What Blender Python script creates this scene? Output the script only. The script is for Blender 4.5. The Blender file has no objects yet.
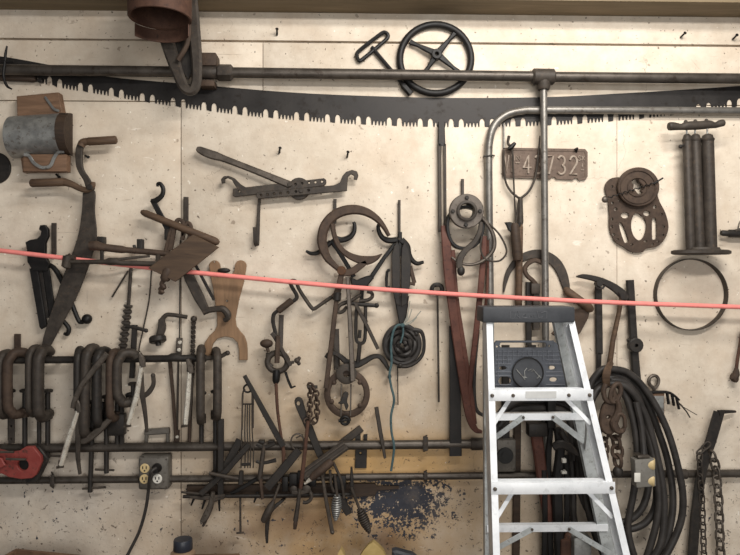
import bpy, bmesh, math, random
from mathutils import Vector, Matrix, noise
random.seed(7)
PI = math.pi
SC = bpy.context.scene
COL = SC.collection
# ---------------------------------------------------------------- camera model (a point on the wall plane <-> where it is seen)
CAM_D, FOC, CAM_H, YAW = 2.6, 650.0, 1.75, math.radians(-1.5)
FW = Vector((-math.sin(YAW), math.cos(YAW), 0)); RT = Vector((math.cos(YAW), math.sin(YAW), 0))
def P(x, y, d=0.02):
    """point at distance d in front of the wall (y = -d)"""
    u = (x-370)/FOC; v = (277.5-y)/FOC
    r = FW + RT*u + Vector((0, 0, v)); t = (CAM_D-d)/r.y
    return Vector((r.x*t, -d, CAM_H + r.z*t))
def S(d=0.02): return (CAM_D-d)/FOC          # metres per unit at distance d from the wall
def lin(c):
    c = c/255.0
    return c/12.92 if c <= 0.04045 else ((c+0.055)/1.055)**2.4
def rgb(r, g, b): return (lin(r), lin(g), lin(b), 1)

# ---------------------------------------------------------------- materials
def nodes(name):
    m = bpy.data.materials.new(name); m.use_nodes = True
    nt = m.node_tree; b = nt.nodes['Principled BSDF']
    return m, nt, b
def N(nt, kind, **kw):
    n = nt.nodes.new(kind)
    for k, v in kw.items():
        if k in n.inputs: n.inputs[k].default_value = v
        else: setattr(n, k, v)
    return n
def mix(nt, fac, a, b, mode='MIX'):
    m = nt.nodes.new('ShaderNodeMix'); m.data_type = 'RGBA'; m.blend_type = mode
    for s, v in (('Factor', fac), ('A', a), ('B', b)):
        i = [q for q in m.inputs if q.name == s and (q.type == ('VALUE' if s == 'Factor' else 'RGBA'))][0]
        if hasattr(v, 'is_linked'): nt.links.new(v, i)
        else: i.default_value = v
    return [o for o in m.outputs if o.type == 'RGBA'][0]
def math_(nt, op, a, b=0.0, c=0.0, clamp=False):
    m = nt.nodes.new('ShaderNodeMath'); m.operation = op; m.use_clamp = clamp
    for i, v in enumerate((a, b, c)):
        if hasattr(v, 'is_linked'): nt.links.new(v, m.inputs[i])
        else: m.inputs[i].default_value = v
    return m.outputs[0]
def ramp(nt, fac, stops):
    r = nt.nodes.new('ShaderNodeValToRGB'); e = r.color_ramp.elements
    while len(e) < len(stops): e.new(0.5)
    for q, (p, c) in zip(e, stops):
        q.position = p; q.color = c if len(c) == 4 else (*c, 1)
    nt.links.new(fac, r.inputs[0]); return r.outputs[0]
W1 = (1, 1, 1, 1); K0 = (0, 0, 0, 1)
def worn(name, c1, c2, c3=None, metallic=0.4, rough=0.55, scale=30, bump=0.25, spec=0.28):
    """mottled metal / paint: two tones broken up by noise, with a third in flecks"""
    k = KD.get(name, 0.74); f_ = lambda c: tuple(q*k for q in c)
    c1, c2 = f_(c1), f_(c2); c3 = f_(c3) if c3 else None
    m, nt, b = nodes(name); tc = N(nt, 'ShaderNodeTexCoord')
    n1 = N(nt, 'ShaderNodeTexNoise', Scale=scale, Detail=6.0, Roughness=0.65)
    nt.links.new(tc.outputs['Object'], n1.inputs['Vector'])
    f = ramp(nt, n1.outputs['Fac'], [(0.38, K0), (0.62, W1)])
    c = mix(nt, f, rgb(*c1), rgb(*c2))
    if c3:
        n2 = N(nt, 'ShaderNodeTexNoise', Scale=scale*2.7, Detail=4.0, Roughness=0.7)
        nt.links.new(tc.outputs['Object'], n2.inputs['Vector'])
        c = mix(nt, ramp(nt, n2.outputs['Fac'], [(0.56, K0), (0.68, W1)]), c, rgb(*c3))
    nt.links.new(c, b.inputs['Base Color'])
    b.inputs['Metallic'].default_value = metallic
    b.inputs['Specular IOR Level'].default_value = spec
    nt.links.new(math_(nt, 'MULTIPLY_ADD', n1.outputs['Fac'], 0.3, rough-0.15), b.inputs['Roughness'])
    if bump:
        bp = N(nt, 'ShaderNodeBump', Strength=bump, Distance=0.002)
        n3 = N(nt, 'ShaderNodeTexNoise', Scale=scale*6, Detail=4.0)
        nt.links.new(tc.outputs['Object'], n3.inputs['Vector'])
        nt.links.new(n3.outputs['Fac'], bp.inputs['Height']); nt.links.new(bp.outputs[0], b.inputs['Normal'])
    return m
def wood(name, c1, c2, axis='X', scale=18, rough=0.65):
    m, nt, b = nodes(name); tc = N(nt, 'ShaderNodeTexCoord'); mp = N(nt, 'ShaderNodeMapping')
    sc = {'X': (0.12, 1, 1), 'Y': (1, 0.12, 1), 'Z': (1, 1, 0.12)}[axis]
    mp.inputs['Scale'].default_value = sc
    nt.links.new(tc.outputs['Object'], mp.inputs[0])
    n1 = N(nt, 'ShaderNodeTexNoise', Scale=scale*4, Detail=6.0, Roughness=0.6, Distortion=0.6)
    nt.links.new(mp.outputs[0], n1.inputs['Vector'])
    c = mix(nt, ramp(nt, n1.outputs['Fac'], [(0.35, K0), (0.65, W1)]), rgb(*c1), rgb(*c2))
    nt.links.new(c, b.inputs['Base Color']); b.inputs['Roughness'].default_value = rough
    b.inputs['Specular IOR Level'].default_value = 0.3
    bp = N(nt, 'ShaderNodeBump', Strength=0.3, Distance=0.002)
    nt.links.new(n1.outputs['Fac'], bp.inputs['Height']); nt.links.new(bp.outputs[0], b.inputs['Normal'])
    return m
def plain(name, c, metallic=0.0, rough=0.5, spec=0.5):
    m, nt, b = nodes(name); tc = N(nt, 'ShaderNodeTexCoord')
    n1 = N(nt, 'ShaderNodeTexNoise', Scale=40.0, Detail=4.0)
    nt.links.new(tc.outputs['Object'], n1.inputs['Vector'])
    d = tuple(max(0, int(q*0.86)) for q in c)
    nt.links.new(mix(nt, n1.outputs['Fac'], rgb(*d), rgb(*c)), b.inputs['Base Color'])
    b.inputs['Metallic'].default_value = metallic; b.inputs['Roughness'].default_value = rough
    b.inputs['Specular IOR Level'].default_value = spec
    return m
KD = dict(worn_iron=.96, dark_iron=.94, rusty_iron=.78, rubber=.9, red_leather=.86, red_rust=.74, iron=.94, aluminium=1, dull_aluminium=1.05, chrome=1, red_paint=.8, plate_rust=.8, box_grey=1, light_box_grey=.8, galvanised=1.0, plate_paint=.95, tan_card=.95, conduit_grey=.86, blue_cord=.85, black_plastic=.9, tray_plastic=.95, concrete_floor=1, saw_blade=.56, cast_grey=.74, pipe_steel=.8, worn_steel=.82)
MT = dict(
    iron=worn('iron', (57, 51, 46), (74, 67, 60), (84, 71, 60), 0.15, 0.55),
    dark=worn('dark_iron', (39, 36, 34), (52, 48, 44), (62, 53, 46), 0.1, 0.5),
    black=worn('black_iron', (27, 25, 24), (39, 36, 34), None, 0.05, 0.5),
    rust=worn('rusty_iron', (82, 67, 57), (104, 85, 71), (74, 59, 49), 0.2, 0.65),
    rustred=worn('red_rust', (98, 68, 55), (122, 88, 71), (84, 62, 52), 0.1, 0.7, 22),
    brightrust=worn('orange_rust', (134, 88, 52), (104, 74, 54), None, 0.1, 0.7),
    steel=worn('worn_steel', (98, 90, 82), (124, 114, 104), (84, 72, 62), 0.55, 0.42),
    pipe=worn('pipe_steel', (92, 85, 78), (112, 104, 96), (76, 66, 58), 0.55, 0.42, 14),
    conduit=worn('conduit_grey', (134, 130, 124), (154, 149, 142), (110, 102, 94), 0.6, 0.4, 14),
    galv=worn('galvanised', (126, 126, 124), (158, 158, 154), (104, 96, 88), 0.55, 0.42, 18),
    saw=worn('saw_blade', (74, 70, 68), (92, 87, 84), (66, 58, 52), 0.4, 0.5, 9, 0.1),
    chrome=worn('chrome', (236, 230, 216), (206, 198, 184), (120, 108, 94), 0.45, 0.28, 40, 0.1),
    alum=worn('aluminium', (232, 234, 236), (214, 217, 220), (206, 208, 210), 0.12, 0.42, 10, 0.1),
    alumdull=worn('dull_aluminium', (160, 164, 164), (186, 190, 190), (140, 140, 136), 0.2, 0.42, 24, 0.15),
    hwood=wood('handle_wood', (72, 56, 44), (96, 76, 59)),
    dwood=wood('dark_wood', (50, 40, 33), (68, 54, 43)),
    bwood=wood('block_wood', (100, 77, 60), (126, 98, 77)),
    plank=wood('plate_wood', (62, 48, 37), (84, 66, 50), 'X', 10),
    tan=wood('tan_wood', (118, 93, 70), (140, 111, 84), 'Z', 14),
    leather=worn('red_leather', (92, 56, 46), (110, 70, 58), (76, 46, 40), 0.0, 0.6, 20),
    bleather=worn('black_leather', (44, 41, 40), (58, 54, 52), None, 0.0, 0.6, 20),
    rubber=worn('rubber', (48, 45, 43), (64, 60, 57), None, 0.0, 0.5, 20, 0.1),
    redpaint=worn('red_paint', (160, 68, 62), (176, 86, 78), (104, 66, 58), 0.0, 0.5, 16),
    plastic=worn('black_plastic', (58, 60, 64), (72, 74, 78), None, 0.0, 0.5, 12, 0.1),
    tray=worn('tray_plastic', (66, 69, 76), (84, 88, 95), (56, 58, 62), 0.0, 0.45, 16, 0.1),
    navy=plain('navy_plastic', (44, 48, 58), 0, 0.4),
    lightbox=worn('light_box_grey', (140, 136, 128), (156, 152, 144), (116, 108, 98), 0.1, 0.5, 16),
    ivory=plain('ivory_plastic', (214, 190, 140), 0, 0.4),
    white=plain('white_plastic', (232, 228, 218), 0, 0.4),
    slot=plain('slot_black', (22, 20, 19), 0, 0.6),
    boxgrey=worn('box_grey', (92, 88, 82), (112, 107, 100), (76, 70, 64), 0.3, 0.5, 16),
    pink=plain('pink_string', (255, 150, 142), 0, 0.7, 0.2),
    cord=worn('blue_cord', (66, 90, 94), (92, 116, 118), None, 0, 0.8, 60),
    straw=plain('straw_fibre', (150, 150, 140), 0, 0.9),
    plate=worn('plate_rust', (112, 94, 82), (134, 114, 100), (92, 74, 62), 0.15, 0.6, 26),
    digits=worn('plate_paint', (172, 158, 144), (148, 132, 118), (122, 104, 90), 0.0, 0.7, 60),
    gold=worn('tan_card', (176, 152, 96), (196, 172, 116), None, 0, 0.7, 12),
    amber=plain('amber_bottle', (146, 122, 98), 0, 0.3),
    scuff=plain('scratch_white', (226, 226, 222), 0, 0.6),
    greyhub=worn('cast_grey', (116, 106, 98), (138, 128, 118), (92, 80, 70), 0.4, 0.5, 26),
    benchwood=wood('bench_wood', (86, 64, 46), (110, 82, 58), 'X', 10),
)
# ---------------------------------------------------------------- mesh builder
def spl(pts, k=6, closed=False):
    """Catmull-Rom through tuples of any length"""
    n = len(pts); out = []
    if n < 3: return [tuple(p) for p in pts]
    rng = range(n if closed else n-1)
    for i in rng:
        p1, p2 = pts[i], pts[(i+1) % n]
        p0 = pts[(i-1) % n] if (closed or i > 0) else tuple(2*a-b for a, b in zip(p1, p2))
        p3 = pts[(i+2) % n] if (closed or i+2 < n) else tuple(2*b-a for a, b in zip(p1, p2))
        for j in range(k):
            t = j/k
            out.append(tuple(0.5*(2*b + (c-a)*t + (2*a-5*b+4*c-d)*t*t + (3*b-a-3*c+d)*t**3) for a, b, c, d in zip(p0, p1, p2, p3)))
    if not closed: out.append(tuple(pts[-1]))
    return out
def circ(n, a, b=None):
    b = a if b is None else b
    return [(a*math.cos(2*PI*i/n), b*math.sin(2*PI*i/n)) for i in range(n)]
def chamf(w, t, c):
    w /= 2; t /= 2; c = min(c, w*0.7, t*0.7)
    return [(w, t-c), (w-c, t), (-w+c, t), (-w, t-c), (-w, -t+c), (-w+c, -t), (w-c, -t), (w, -t+c)]
def arc(cx, cy, r, a0, a1, n=16, ry=None):
    ry = r if ry is None else ry
    return [(cx+r*math.cos(math.radians(a0+(a1-a0)*i/n)), cy-ry*math.sin(math.radians(a0+(a1-a0)*i/n))) for i in range(n+1)]
def ell(cx, cy, rx, ry=None, n=20, rot=0):
    ry = rx if ry is None else ry; c, s = math.cos(rot), math.sin(rot); o = []
    for i in range(n):
        a = 2*PI*i/n; X, Y = rx*math.cos(a), ry*math.sin(a); o.append((cx+X*c-Y*s, cy+X*s+Y*c))
    return o
def rrect(x0, y0, x1, y1, r, n=4):
    o = []
    for cx, cy, a in ((x1-r, y0+r, -90), (x1-r, y1-r, 0), (x0+r, y1-r, 90), (x0+r, y0+r, 180)):
        for i in range(n+1):
            t = math.radians(a+90*i/n); o.append((cx+r*math.cos(t), cy+r*math.sin(t)))
    return o
ROOTS = []
YV = Vector((0, 1, 0)); ZV = Vector((0, 0, 1)); XV = Vector((1, 0, 0))
class MB:
    def __init__(s, d=0.02): s.bm = bmesh.new(); s.d = d
    def w(s, p): return P(p[0], p[1], p[2] if len(p) > 2 else s.d)
    def sweep(s, C, sects, Nrm=None, closed=False, caps=True):
        n = len(C); rows = []; prevB = None
        for i in range(n):
            a = C[(i-1) % n] if (closed or i > 0) else C[i]; b = C[(i+1) % n] if (closed or i < n-1) else C[i]
            T = (b-a); T = T.normalized() if T.length > 1e-9 else ZV.copy()
            if Nrm is not None:
                B = T.cross(Nrm)
                B = B.normalized() if B.length > 1e-6 else (prevB or XV)
            elif prevB is None:
                B = T.cross(YV); B = T.cross(XV) if B.length < 0.1 else B; B.normalize()
            else:
                B = prevB - T*prevB.dot(T); B = B.normalized() if B.length > 1e-6 else T.orthogonal().normalized()
            prevB = B; N2 = B.cross(T).normalized()
            rows.append([s.bm.verts.new(C[i]+B*q[0]+N2*q[1]) for q in sects[i]])
        k = len(rows[0])
        for i in range(n if closed else n-1):
            A, B_ = rows[i], rows[(i+1) % n]
            for j in range(k):
                try: s.bm.faces.new((A[j], A[(j+1) % k], B_[(j+1) % k], B_[j]))
                except ValueError: pass
        if caps and not closed:
            s.bm.faces.new(rows[0]); s.bm.faces.new(rows[-1][::-1])
        return s
    def _pr(s, pts, vals, k, closed):
        v = vals if isinstance(vals, (list, tuple)) else [vals]*len(pts)
        q = [(p[0], p[1], p[2] if len(p) > 2 else s.d, r) for p, r in zip(pts, v)]
        return spl(q, k, closed) if k else q
    def tube(s, pts, r, k=0, n=9, closed=False, flat=None):
        q = s._pr(pts, r, k, closed)
        C = [P(*p[:3]) for p in q]
        s.sweep(C, [circ(n, p[3]*S(p[2])) for p in q], None, closed); return s
    def bar(s, pts, w, t, k=0, closed=False, c=0.8):
        q = s._pr(pts, w, k, closed); C = [P(*p[:3]) for p in q]
        tt = t if isinstance(t, (list, tuple)) else None
        s.sweep(C, [chamf(p[3]*S(p[2]), t*S(p[2]), c*S(p[2])) for p in q], YV, closed); return s
    def wtube(s, C, r, n=9, closed=False, Nrm=None, ry=None):
        rr = r if isinstance(r, (list, tuple)) else [r]*len(C)
        s.sweep([Vector(c) for c in C], [circ(n, q, (q if ry is None else ry*q)) for q in rr], Nrm, closed); return s
    def wbar(s, C, w, t, Nrm, closed=False, c=0.001):
        s.sweep([Vector(q) for q in C], [chamf(w, t, c)]*len(C), Nrm, closed); return s
    def plate(s, outline, t, holes=(), bevel=0.35, d=None):
        d = s.d if d is None else d; sc = S(d); th = t*sc; bv = min(bevel*sc, th*0.4)
        cu = bpy.data.curves.new('tmp', 'CURVE'); cu.dimensions = '2D'; cu.fill_mode = 'BOTH'
        cu.extrude = max(th/2-bv, 1e-5); cu.bevel_depth = bv; cu.bevel_resolution = 0; cu.offset = -bv
        for poly in [outline]+list(holes):
            sp = cu.splines.new('POLY'); sp.points.add(len(poly)-1); sp.use_cyclic_u = True
            for q, p in zip(sp.points, poly):
                v = P(p[0], p[1], d); q.co = (v.x, v.z, 0, 1)
        o = bpy.data.objects.new('tmp', cu); me = bpy.data.meshes.new_from_object(o)
        me.transform(Matrix.Translation((0, -d, 0)) @ Matrix.Rotation(PI/2, 4, 'X'))
        s.bm.from_mesh(me)
        bpy.data.objects.remove(o); bpy.data.curves.remove(cu); bpy.data.meshes.remove(me); return s
    def text(s, txt, x, y, h, d, t=0.6, wide=1.0, depth_dir=None, M=None):
        """letters of height h centred on (x, y), raised from the surface at d"""
        cu = bpy.data.curves.new('tmp', 'FONT'); cu.body = txt; cu.align_x = 'CENTER'; cu.align_y = 'CENTER'
        cu.size = 1.4*h*S(d); cu.extrude = t*S(d)/2
        o = bpy.data.objects.new('tmp', cu); me = bpy.data.meshes.new_from_object(o)
        me.transform((M or Matrix.Translation(P(x, y, d)) @ Matrix.Rotation(PI/2, 4, 'X')) @ Matrix.Diagonal((wide, 1, 1, 1)))
        s.bm.from_mesh(me)
        bpy.data.objects.remove(o); bpy.data.curves.remove(cu); bpy.data.meshes.remove(me); return s
    def lathe(s, p, ax, prof, n=24, sc=None, squash=None):
        """prof = [(h, r)] along ax from world point p; open profile is capped when r > 0"""
        p = Vector(p); ax = Vector(ax).normalized(); sc = 1 if sc is None else sc
        u = ax.orthogonal().normalized() if abs(ax.z) < 0.9 else XV.copy()
        if abs(ax.y) > 0.9: u = XV.copy()
        u = (u-ax*u.dot(ax)).normalized(); v = ax.cross(u); rows = []
        sq = squash or 1
        for h, r in prof:
            if r <= 1e-7: rows.append([s.bm.verts.new(p+ax*h*sc)])
            else: rows.append([s.bm.verts.new(p+ax*h*sc+u*math.cos(2*PI*i/n)*r*sc+v*math.sin(2*PI*i/n)*r*sc*sq) for i in range(n)])
        for A, B in zip(rows, rows[1:]):
            for i in range(n):
                j = (i+1) % n
                f = [A[i % len(A)], A[j % len(A)], B[j % len(B)], B[i % len(B)]]
                g = []
                for q in f:
                    if q not in g: g.append(q)
                if len(g) > 2: s.bm.faces.new(g)
        if prof[0] == prof[-1]: pass
        else:
            if len(rows[0]) > 1: s.bm.faces.new(rows[0][::-1])
            if len(rows[-1]) > 1: s.bm.faces.new(rows[-1])
        return s
    def disc(s, x, y, r, d0, d1, n=24, hole=0):
        """round washer or disc parallel to the wall between d0 and d1"""
        p = P(x, y, d1); sc = S(d1); L = (d1-d0)/sc; b = min(0.5, L*0.3)
        if hole: pr = [(0, r-b), (b, r), (L, r), (L, hole), (b, hole), (0, hole+b), (0, r-b)]
        else: pr = [(0, 0), (0, r-b), (b, r), (L, r), (L, 0)]
        return s.lathe(p, (0, 1, 0), pr, n, sc)
    def ball(s, p, r, n=12):
        """ellipsoid, p=(x,y,d), r scalar or (rx, rz, ry)"""
        c = s.w(p); sc = S(p[2] if len(p) > 2 else s.d)
        rx, rz, ry = (r, r, r) if not isinstance(r, (tuple, list)) else r
        m = Matrix.Translation(c) @ Matrix.Diagonal((rx*sc, ry*sc, rz*sc, 1))
        bmesh.ops.create_uvsphere(s.bm, u_segments=n, v_segments=max(6, n//2+2), radius=1, matrix=m); return s
    def rodball(s, a, b, ra, rb=None, k=None):
        """turned handle from a to b with rounded ends"""
        rb = ra if rb is None else rb
        pts = []; rs = []
        A, B = (tuple(a)+(s.d,))[:3], (tuple(b)+(s.d,))[:3]
        for t, f in ((0, .45), (.02, .8), (.06, 1), (.94, 1), (.98, .8), (1, .45)):
            pts.append(tuple(p+(q-p)*t for p, q in zip(A, B))); rs.append((ra+(rb-ra)*t)*f)
        return s.tube(pts, rs, 0, 12)
    def wbox(s, c, size, rot=None, bevel=0.0):
        m = Matrix.Translation(Vector(c)) @ (rot.to_4x4() if rot else Matrix()) @ Matrix.Diagonal((*size, 1))
        g = bmesh.ops.create_cube(s.bm, size=1, matrix=m)
        if bevel:
            e = {e for v in g['verts'] for e in v.link_edges}
            bmesh.ops.bevel(s.bm, geom=list(e), offset=bevel, segments=2, affect='EDGES', profile=0.5)
        return s
    def pbox(s, x0, y0, x1, y1, d0, d1, bevel=0.4, rot=0):
        """box seen as the rectangle x0..x1, y0..y1, from d0 to d1 off the wall"""
        a, b = P(x0, y0, d1), P(x1, y1, d1); c = (a+b)/2; c.y = -(d0+d1)/2
        R = Matrix.Rotation(rot, 3, 'Y') if rot else None
        return s.wbox(c, (abs(b.x-a.x), d1-d0, abs(a.z-b.z)), R, bevel*S(d1))
    def helix(s, a, b, R, r, turns, n=6, per=14):
        """wire coil along a->b, R scalar or fn(t)"""
        A, B = s.w(a), s.w(b); ax = (B-A); u = ax.orthogonal().normalized(); v = ax.normalized().cross(u)
        sc = S(s.d); C = []
        for i in range(int(turns*per)+1):
            t = i/(turns*per); q = 2*PI*i/per; rr = (R(t) if callable(R) else R)*sc
            C.append(A+ax*t+u*math.cos(q)*rr+v*math.sin(q)*rr)
        return s.wtube(C, r*sc, n)
    def twist(s, a, b, w, t, turns, k=8):
        """flat bar twisted about its own axis (auger, twisted bit)"""
        A, B = s.w(a), s.w(b); ax = (B-A); u = ax.orthogonal().normalized(); v = ax.normalized().cross(u); sc = S(s.d)
        n = int(turns*k)+1; rows = []
        for i in range(n+1):
            q = 2*PI*turns*i/n; c = A+ax*(i/n)
            U = u*math.cos(q)+v*math.sin(q); V = v*math.cos(q)-u*math.sin(q)
            rows.append([s.bm.verts.new(c+U*x*w*sc/2+V*y*t*sc/2) for x, y in ((1, 1), (-1, 1), (-1, -1), (1, -1))])
        for X, Y in zip(rows, rows[1:]):
            for j in range(4): s.bm.faces.new((X[j], X[(j+1) % 4], Y[(j+1) % 4], Y[j]))
        s.bm.faces.new(rows[0]); s.bm.faces.new(rows[-1][::-1]); return s
    def build(s, name, mat, parent=None, label=None, angle=38):
        bmesh.ops.recalc_face_normals(s.bm, faces=s.bm.faces[:])
        me = bpy.data.meshes.new(name); s.bm.to_mesh(me); s.bm.free()
        me.materials.append(MT[mat] if isinstance(mat, str) else mat)
        for p in me.polygons: p.use_smooth = True
        me.set_sharp_from_angle(angle=math.radians(angle))
        o = bpy.data.objects.new(name, me); COL.objects.link(o)
        if parent is not None: o.parent = parent
        if label: o['label'] = label
        return o
    def thing(s, name, label, cat, mat, group=None):
        o = s.build(name, mat); o['label'] = label; o['category'] = cat
        if group: o['group'] = group
        ROOTS.append(o); return o
    def struct(s, name, mat):
        o = s.build(name, mat); o['kind'] = 'structure'; return o
def T(name, label, cat, group=None):
    o = bpy.data.objects.new(name, None); COL.objects.link(o); o.empty_display_size = 0.03
    o['label'] = label; o['category'] = cat
    if group: o['group'] = group
    ROOTS.append(o); return o
ZBENCH = 0.615
def settle():
    """put every thing's origin at its own base"""
    kids = {}
    for o in bpy.data.objects:
        if o.parent: kids.setdefault(o.parent, []).append(o)
    def desc(o): return [o]+[q for c in kids.get(o, []) for q in desc(c)]
    for r in ROOTS:
        ms = [o for o in desc(r) if o.type == 'MESH']
        vs = [v.co for o in ms for v in o.data.vertices]
        lo = [min(v[i] for v in vs) for i in range(3)]; hi = [max(v[i] for v in vs) for i in range(3)]
        L = Vector(((lo[0]+hi[0])/2, (lo[1]+hi[1])/2, lo[2]))
        for o in ms: o.data.transform(Matrix.Translation(-L))
        r.location = L
def chain(root, pts, pitch, R, r, mat, d=0.03, name='link', start=0):
    """links along a polyline, each a mesh of its own, turned a quarter from the last"""
    Q = [P(p[0], p[1], p[2] if len(p) > 2 else d) for p in pts]; sc = S(d); pos = []; acc = 0.0; nxt = 0.0
    for a, b in zip(Q, Q[1:]):
        L = (b-a).length
        while nxt <= acc+L:
            pos.append((a+(b-a)*((nxt-acc)/L), (b-a).normalized())); nxt += pitch*sc
        acc += L
    for i, (c, t) in enumerate(pos):
        u = t.cross(YV).normalized(); v = t.cross(u)
        sd = (u if (i+start) % 2 == 0 else v); sd = (sd*0.92+(v if (i+start) % 2 == 0 else u)*0.38).normalized()
        h = pitch*0.68*sc; w = R*sc
        C = [c+t*(h-w)+t*w*math.sin(q)+sd*w*math.cos(q) for q in [PI*j/6 for j in range(7)]]
        C += [c-t*(h-w)-t*w*math.sin(q)-sd*w*math.cos(q) for q in [PI*j/6 for j in range(7)]]
        m = MB(d); m.wtube(C, r*sc, 7, True); m.build(name, mat, root)
# ================================================================ THE SETTING
def wall_material():
    m, nt, b = nodes('painted_plaster'); tc = N(nt, 'ShaderNodeTexCoord'); O = tc.outputs['Object']
    def ns(scale, det=5.0, rough=0.6, loc=(0, 0, 0), dist=0.0):
        mp = N(nt, 'ShaderNodeMapping'); mp.inputs['Location'].default_value = loc; nt.links.new(O, mp.inputs[0])
        n = N(nt, 'ShaderNodeTexNoise', Scale=scale, Detail=det, Roughness=rough, Distortion=dist)
        nt.links.new(mp.outputs[0], n.inputs['Vector']); return n.outputs['Fac']
    sx = N(nt, 'ShaderNodeSeparateXYZ'); nt.links.new(O, sx.inputs[0]); X, Z = sx.outputs['X'], sx.outputs['Z']
    c = mix(nt, ramp(nt, ns(1.6, 6), [(0.35, K0), (0.65, W1)]), rgb(222, 210, 193), rgb(203, 190, 172))
    c = mix(nt, math_(nt, 'MULTIPLY', ramp(nt, ns(11, 9, 0.7, (6, 0, 6)), [(0.42, K0), (0.66, W1)]), 0.5), c, rgb(180, 163, 143))
    # warm, brownish patches of old varnish and smoke
    c = mix(nt, math_(nt, 'MULTIPLY', ramp(nt, ns(4.2, 7, 0.65, (3, 0, 1)), [(0.5, K0), (0.72, W1)]), 0.35), c, rgb(196, 172, 146))
    def blob(x, z, rx, rz, soft=0.5):
        a = math_(nt, 'DIVIDE', math_(nt, 'SUBTRACT', X, x), rx); q = math_(nt, 'DIVIDE', math_(nt, 'SUBTRACT', Z, z), rz)
        d = math_(nt, 'SQRT', math_(nt, 'ADD', math_(nt, 'MULTIPLY', a, a), math_(nt, 'MULTIPLY', q, q)))
        return math_(nt, 'SUBTRACT', 1.0, math_(nt, 'DIVIDE', math_(nt, 'SUBTRACT', d, 1-soft), soft), clamp=True)
    def at(px, py): p = P(px, py, 0); return p.x, p.z
    # bare tan plaster low in the middle
    tx, tz = at(350, 540)
    t = math_(nt, 'MULTIPLY', blob(tx, tz, 1.0, 0.95, 0.85), ramp(nt, ns(3.0, 6, 0.7, (5, 0, 2)), [(0.25, K0), (0.55, W1)]))
    c = mix(nt, math_(nt, 'MULTIPLY', t, 0.95), c, rgb(178, 146, 104))
    ox, oz = at(395, 462)
    c = mix(nt, math_(nt, 'MULTIPLY', blob(ox, oz, 0.5, 0.15, 0.7), 0.75), c, rgb(204, 162, 100))
    # grey soot around the clamps and low left
    gx, gz = at(60, 470)
    t = math_(nt, 'MULTIPLY', blob(gx, gz, 0.62, 0.5, 0.7), ramp(nt, ns(5.0, 6, 0.6, (1, 0, 7)), [(0.3, K0), (0.62, W1)]))
    c = mix(nt, math_(nt, 'MULTIPLY', t, 0.4), c, rgb(170, 165, 160))
    # brown smudges below the rack
    for px, py, rx, rz, k in ((300, 520, 0.26, 0.09, .45), (385, 540, 0.1, 0.09, .6), (245, 532, 0.06, 0.03, .5), (215, 545, 0.12, .06, .3), (258, 432, .04, .03, .35)):
        q, w_ = at(px, py)
        c = mix(nt, math_(nt, 'MULTIPLY', blob(q, w_, rx, rz, 0.8), k), c, rgb(112, 84, 66))
    # flaked patch of old blue-black paint
    bx, bz = at(402, 500)
    e = math_(nt, 'ADD', math_(nt, 'MULTIPLY', blob(bx, bz, 0.31, 0.20, 1.0), 1.12), math_(nt, 'ADD', math_(nt, 'MULTIPLY', math_(nt, 'SUBTRACT', ns(26, 6, 0.75), 0.5), 3.6), math_(nt, 'MULTIPLY', math_(nt, 'SUBTRACT', ns(90, 2, 0.5, (4, 0, 1)), 0.5), 1.6)))
    top = ramp(nt, math_(nt, 'MULTIPLY_ADD', math_(nt, 'SUBTRACT', Z, at(398, 478)[1]), -60.0, 0.5), [(0, K0), (1, W1)])
    e = math_(nt, 'MULTIPLY', ramp(nt, e, [(0.5, K0), (0.56, W1)]), top)
    c = mix(nt, e, c, mix(nt, ns(30), rgb(46, 48, 56), rgb(72, 73, 80)))
    # flecks, chips and scratches
    for sc_, lo, col, loc, k in ((58, 0.685, (78, 64, 54), (0, 0, 0), .8), (22, 0.70, (116, 98, 82), (9, 0, 4), .55), (120, 0.69, (110, 92, 76), (2, 0, 8), .55), (36, 0.71, (244, 238, 226), (3, 0, 3), .6)):
        c = mix(nt, math_(nt, 'MULTIPLY', ramp(nt, ns(sc_, 2.0, 0.5, loc), [(lo, K0), (lo+0.02, W1)]), k), c, rgb(*col))
    low = math_(nt, 'MULTIPLY_ADD', math_(nt, 'SUBTRACT', Z, at(0, 440)[1]), -5.0, 0.3, clamp=True)
    c = mix(nt, math_(nt, 'MULTIPLY', math_(nt, 'MULTIPLY', ramp(nt, ns(42, 6.0, 0.72, (4, 0, 4), 0.8), [(0.605, K0), (0.64, W1)]), low), 0.8), c, rgb(66, 54, 46))
    # scuffs and scrapes, sideways and downwards
    for sc3, lo, col, k in (((5, 1, 46), .68, (128, 110, 94), .5), ((52, 1, 7), .70, (104, 88, 74), .5), ((9, 1, 30), .69, (240, 232, 220), .5)):
        mp = N(nt, 'ShaderNodeMapping'); mp.inputs['Scale'].default_value = sc3; mp.inputs['Rotation'].default_value = (0, .3, 0); nt.links.new(O, mp.inputs[0])
        n_ = N(nt, 'ShaderNodeTexNoise', Scale=1.0, Detail=4.0, Roughness=0.6, Distortion=0.5); nt.links.new(mp.outputs[0], n_.inputs['Vector'])
        c = mix(nt, math_(nt, 'MULTIPLY', ramp(nt, n_.outputs['Fac'], [(lo, K0), (lo+0.05, W1)]), k), c, rgb(*col))
    # darker stained clouds
    c = mix(nt, math_(nt, 'MULTIPLY', ramp(nt, ns(2.6, 8, 0.72, (8, 0, 2)), [(0.5, K0), (0.7, W1)]), 0.4), c, rgb(176, 160, 142))
    # fine wandering cracks
    v = N(nt, 'ShaderNodeTexVoronoi', Scale=2.1); v.feature = 'DISTANCE_TO_EDGE'
    w2 = N(nt, 'ShaderNodeMapping'); nt.links.new(O, w2.inputs[0])
    nz = N(nt, 'ShaderNodeTexNoise', Scale=5.0, Detail=5.0); nt.links.new(O, nz.inputs['Vector'])
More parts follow.
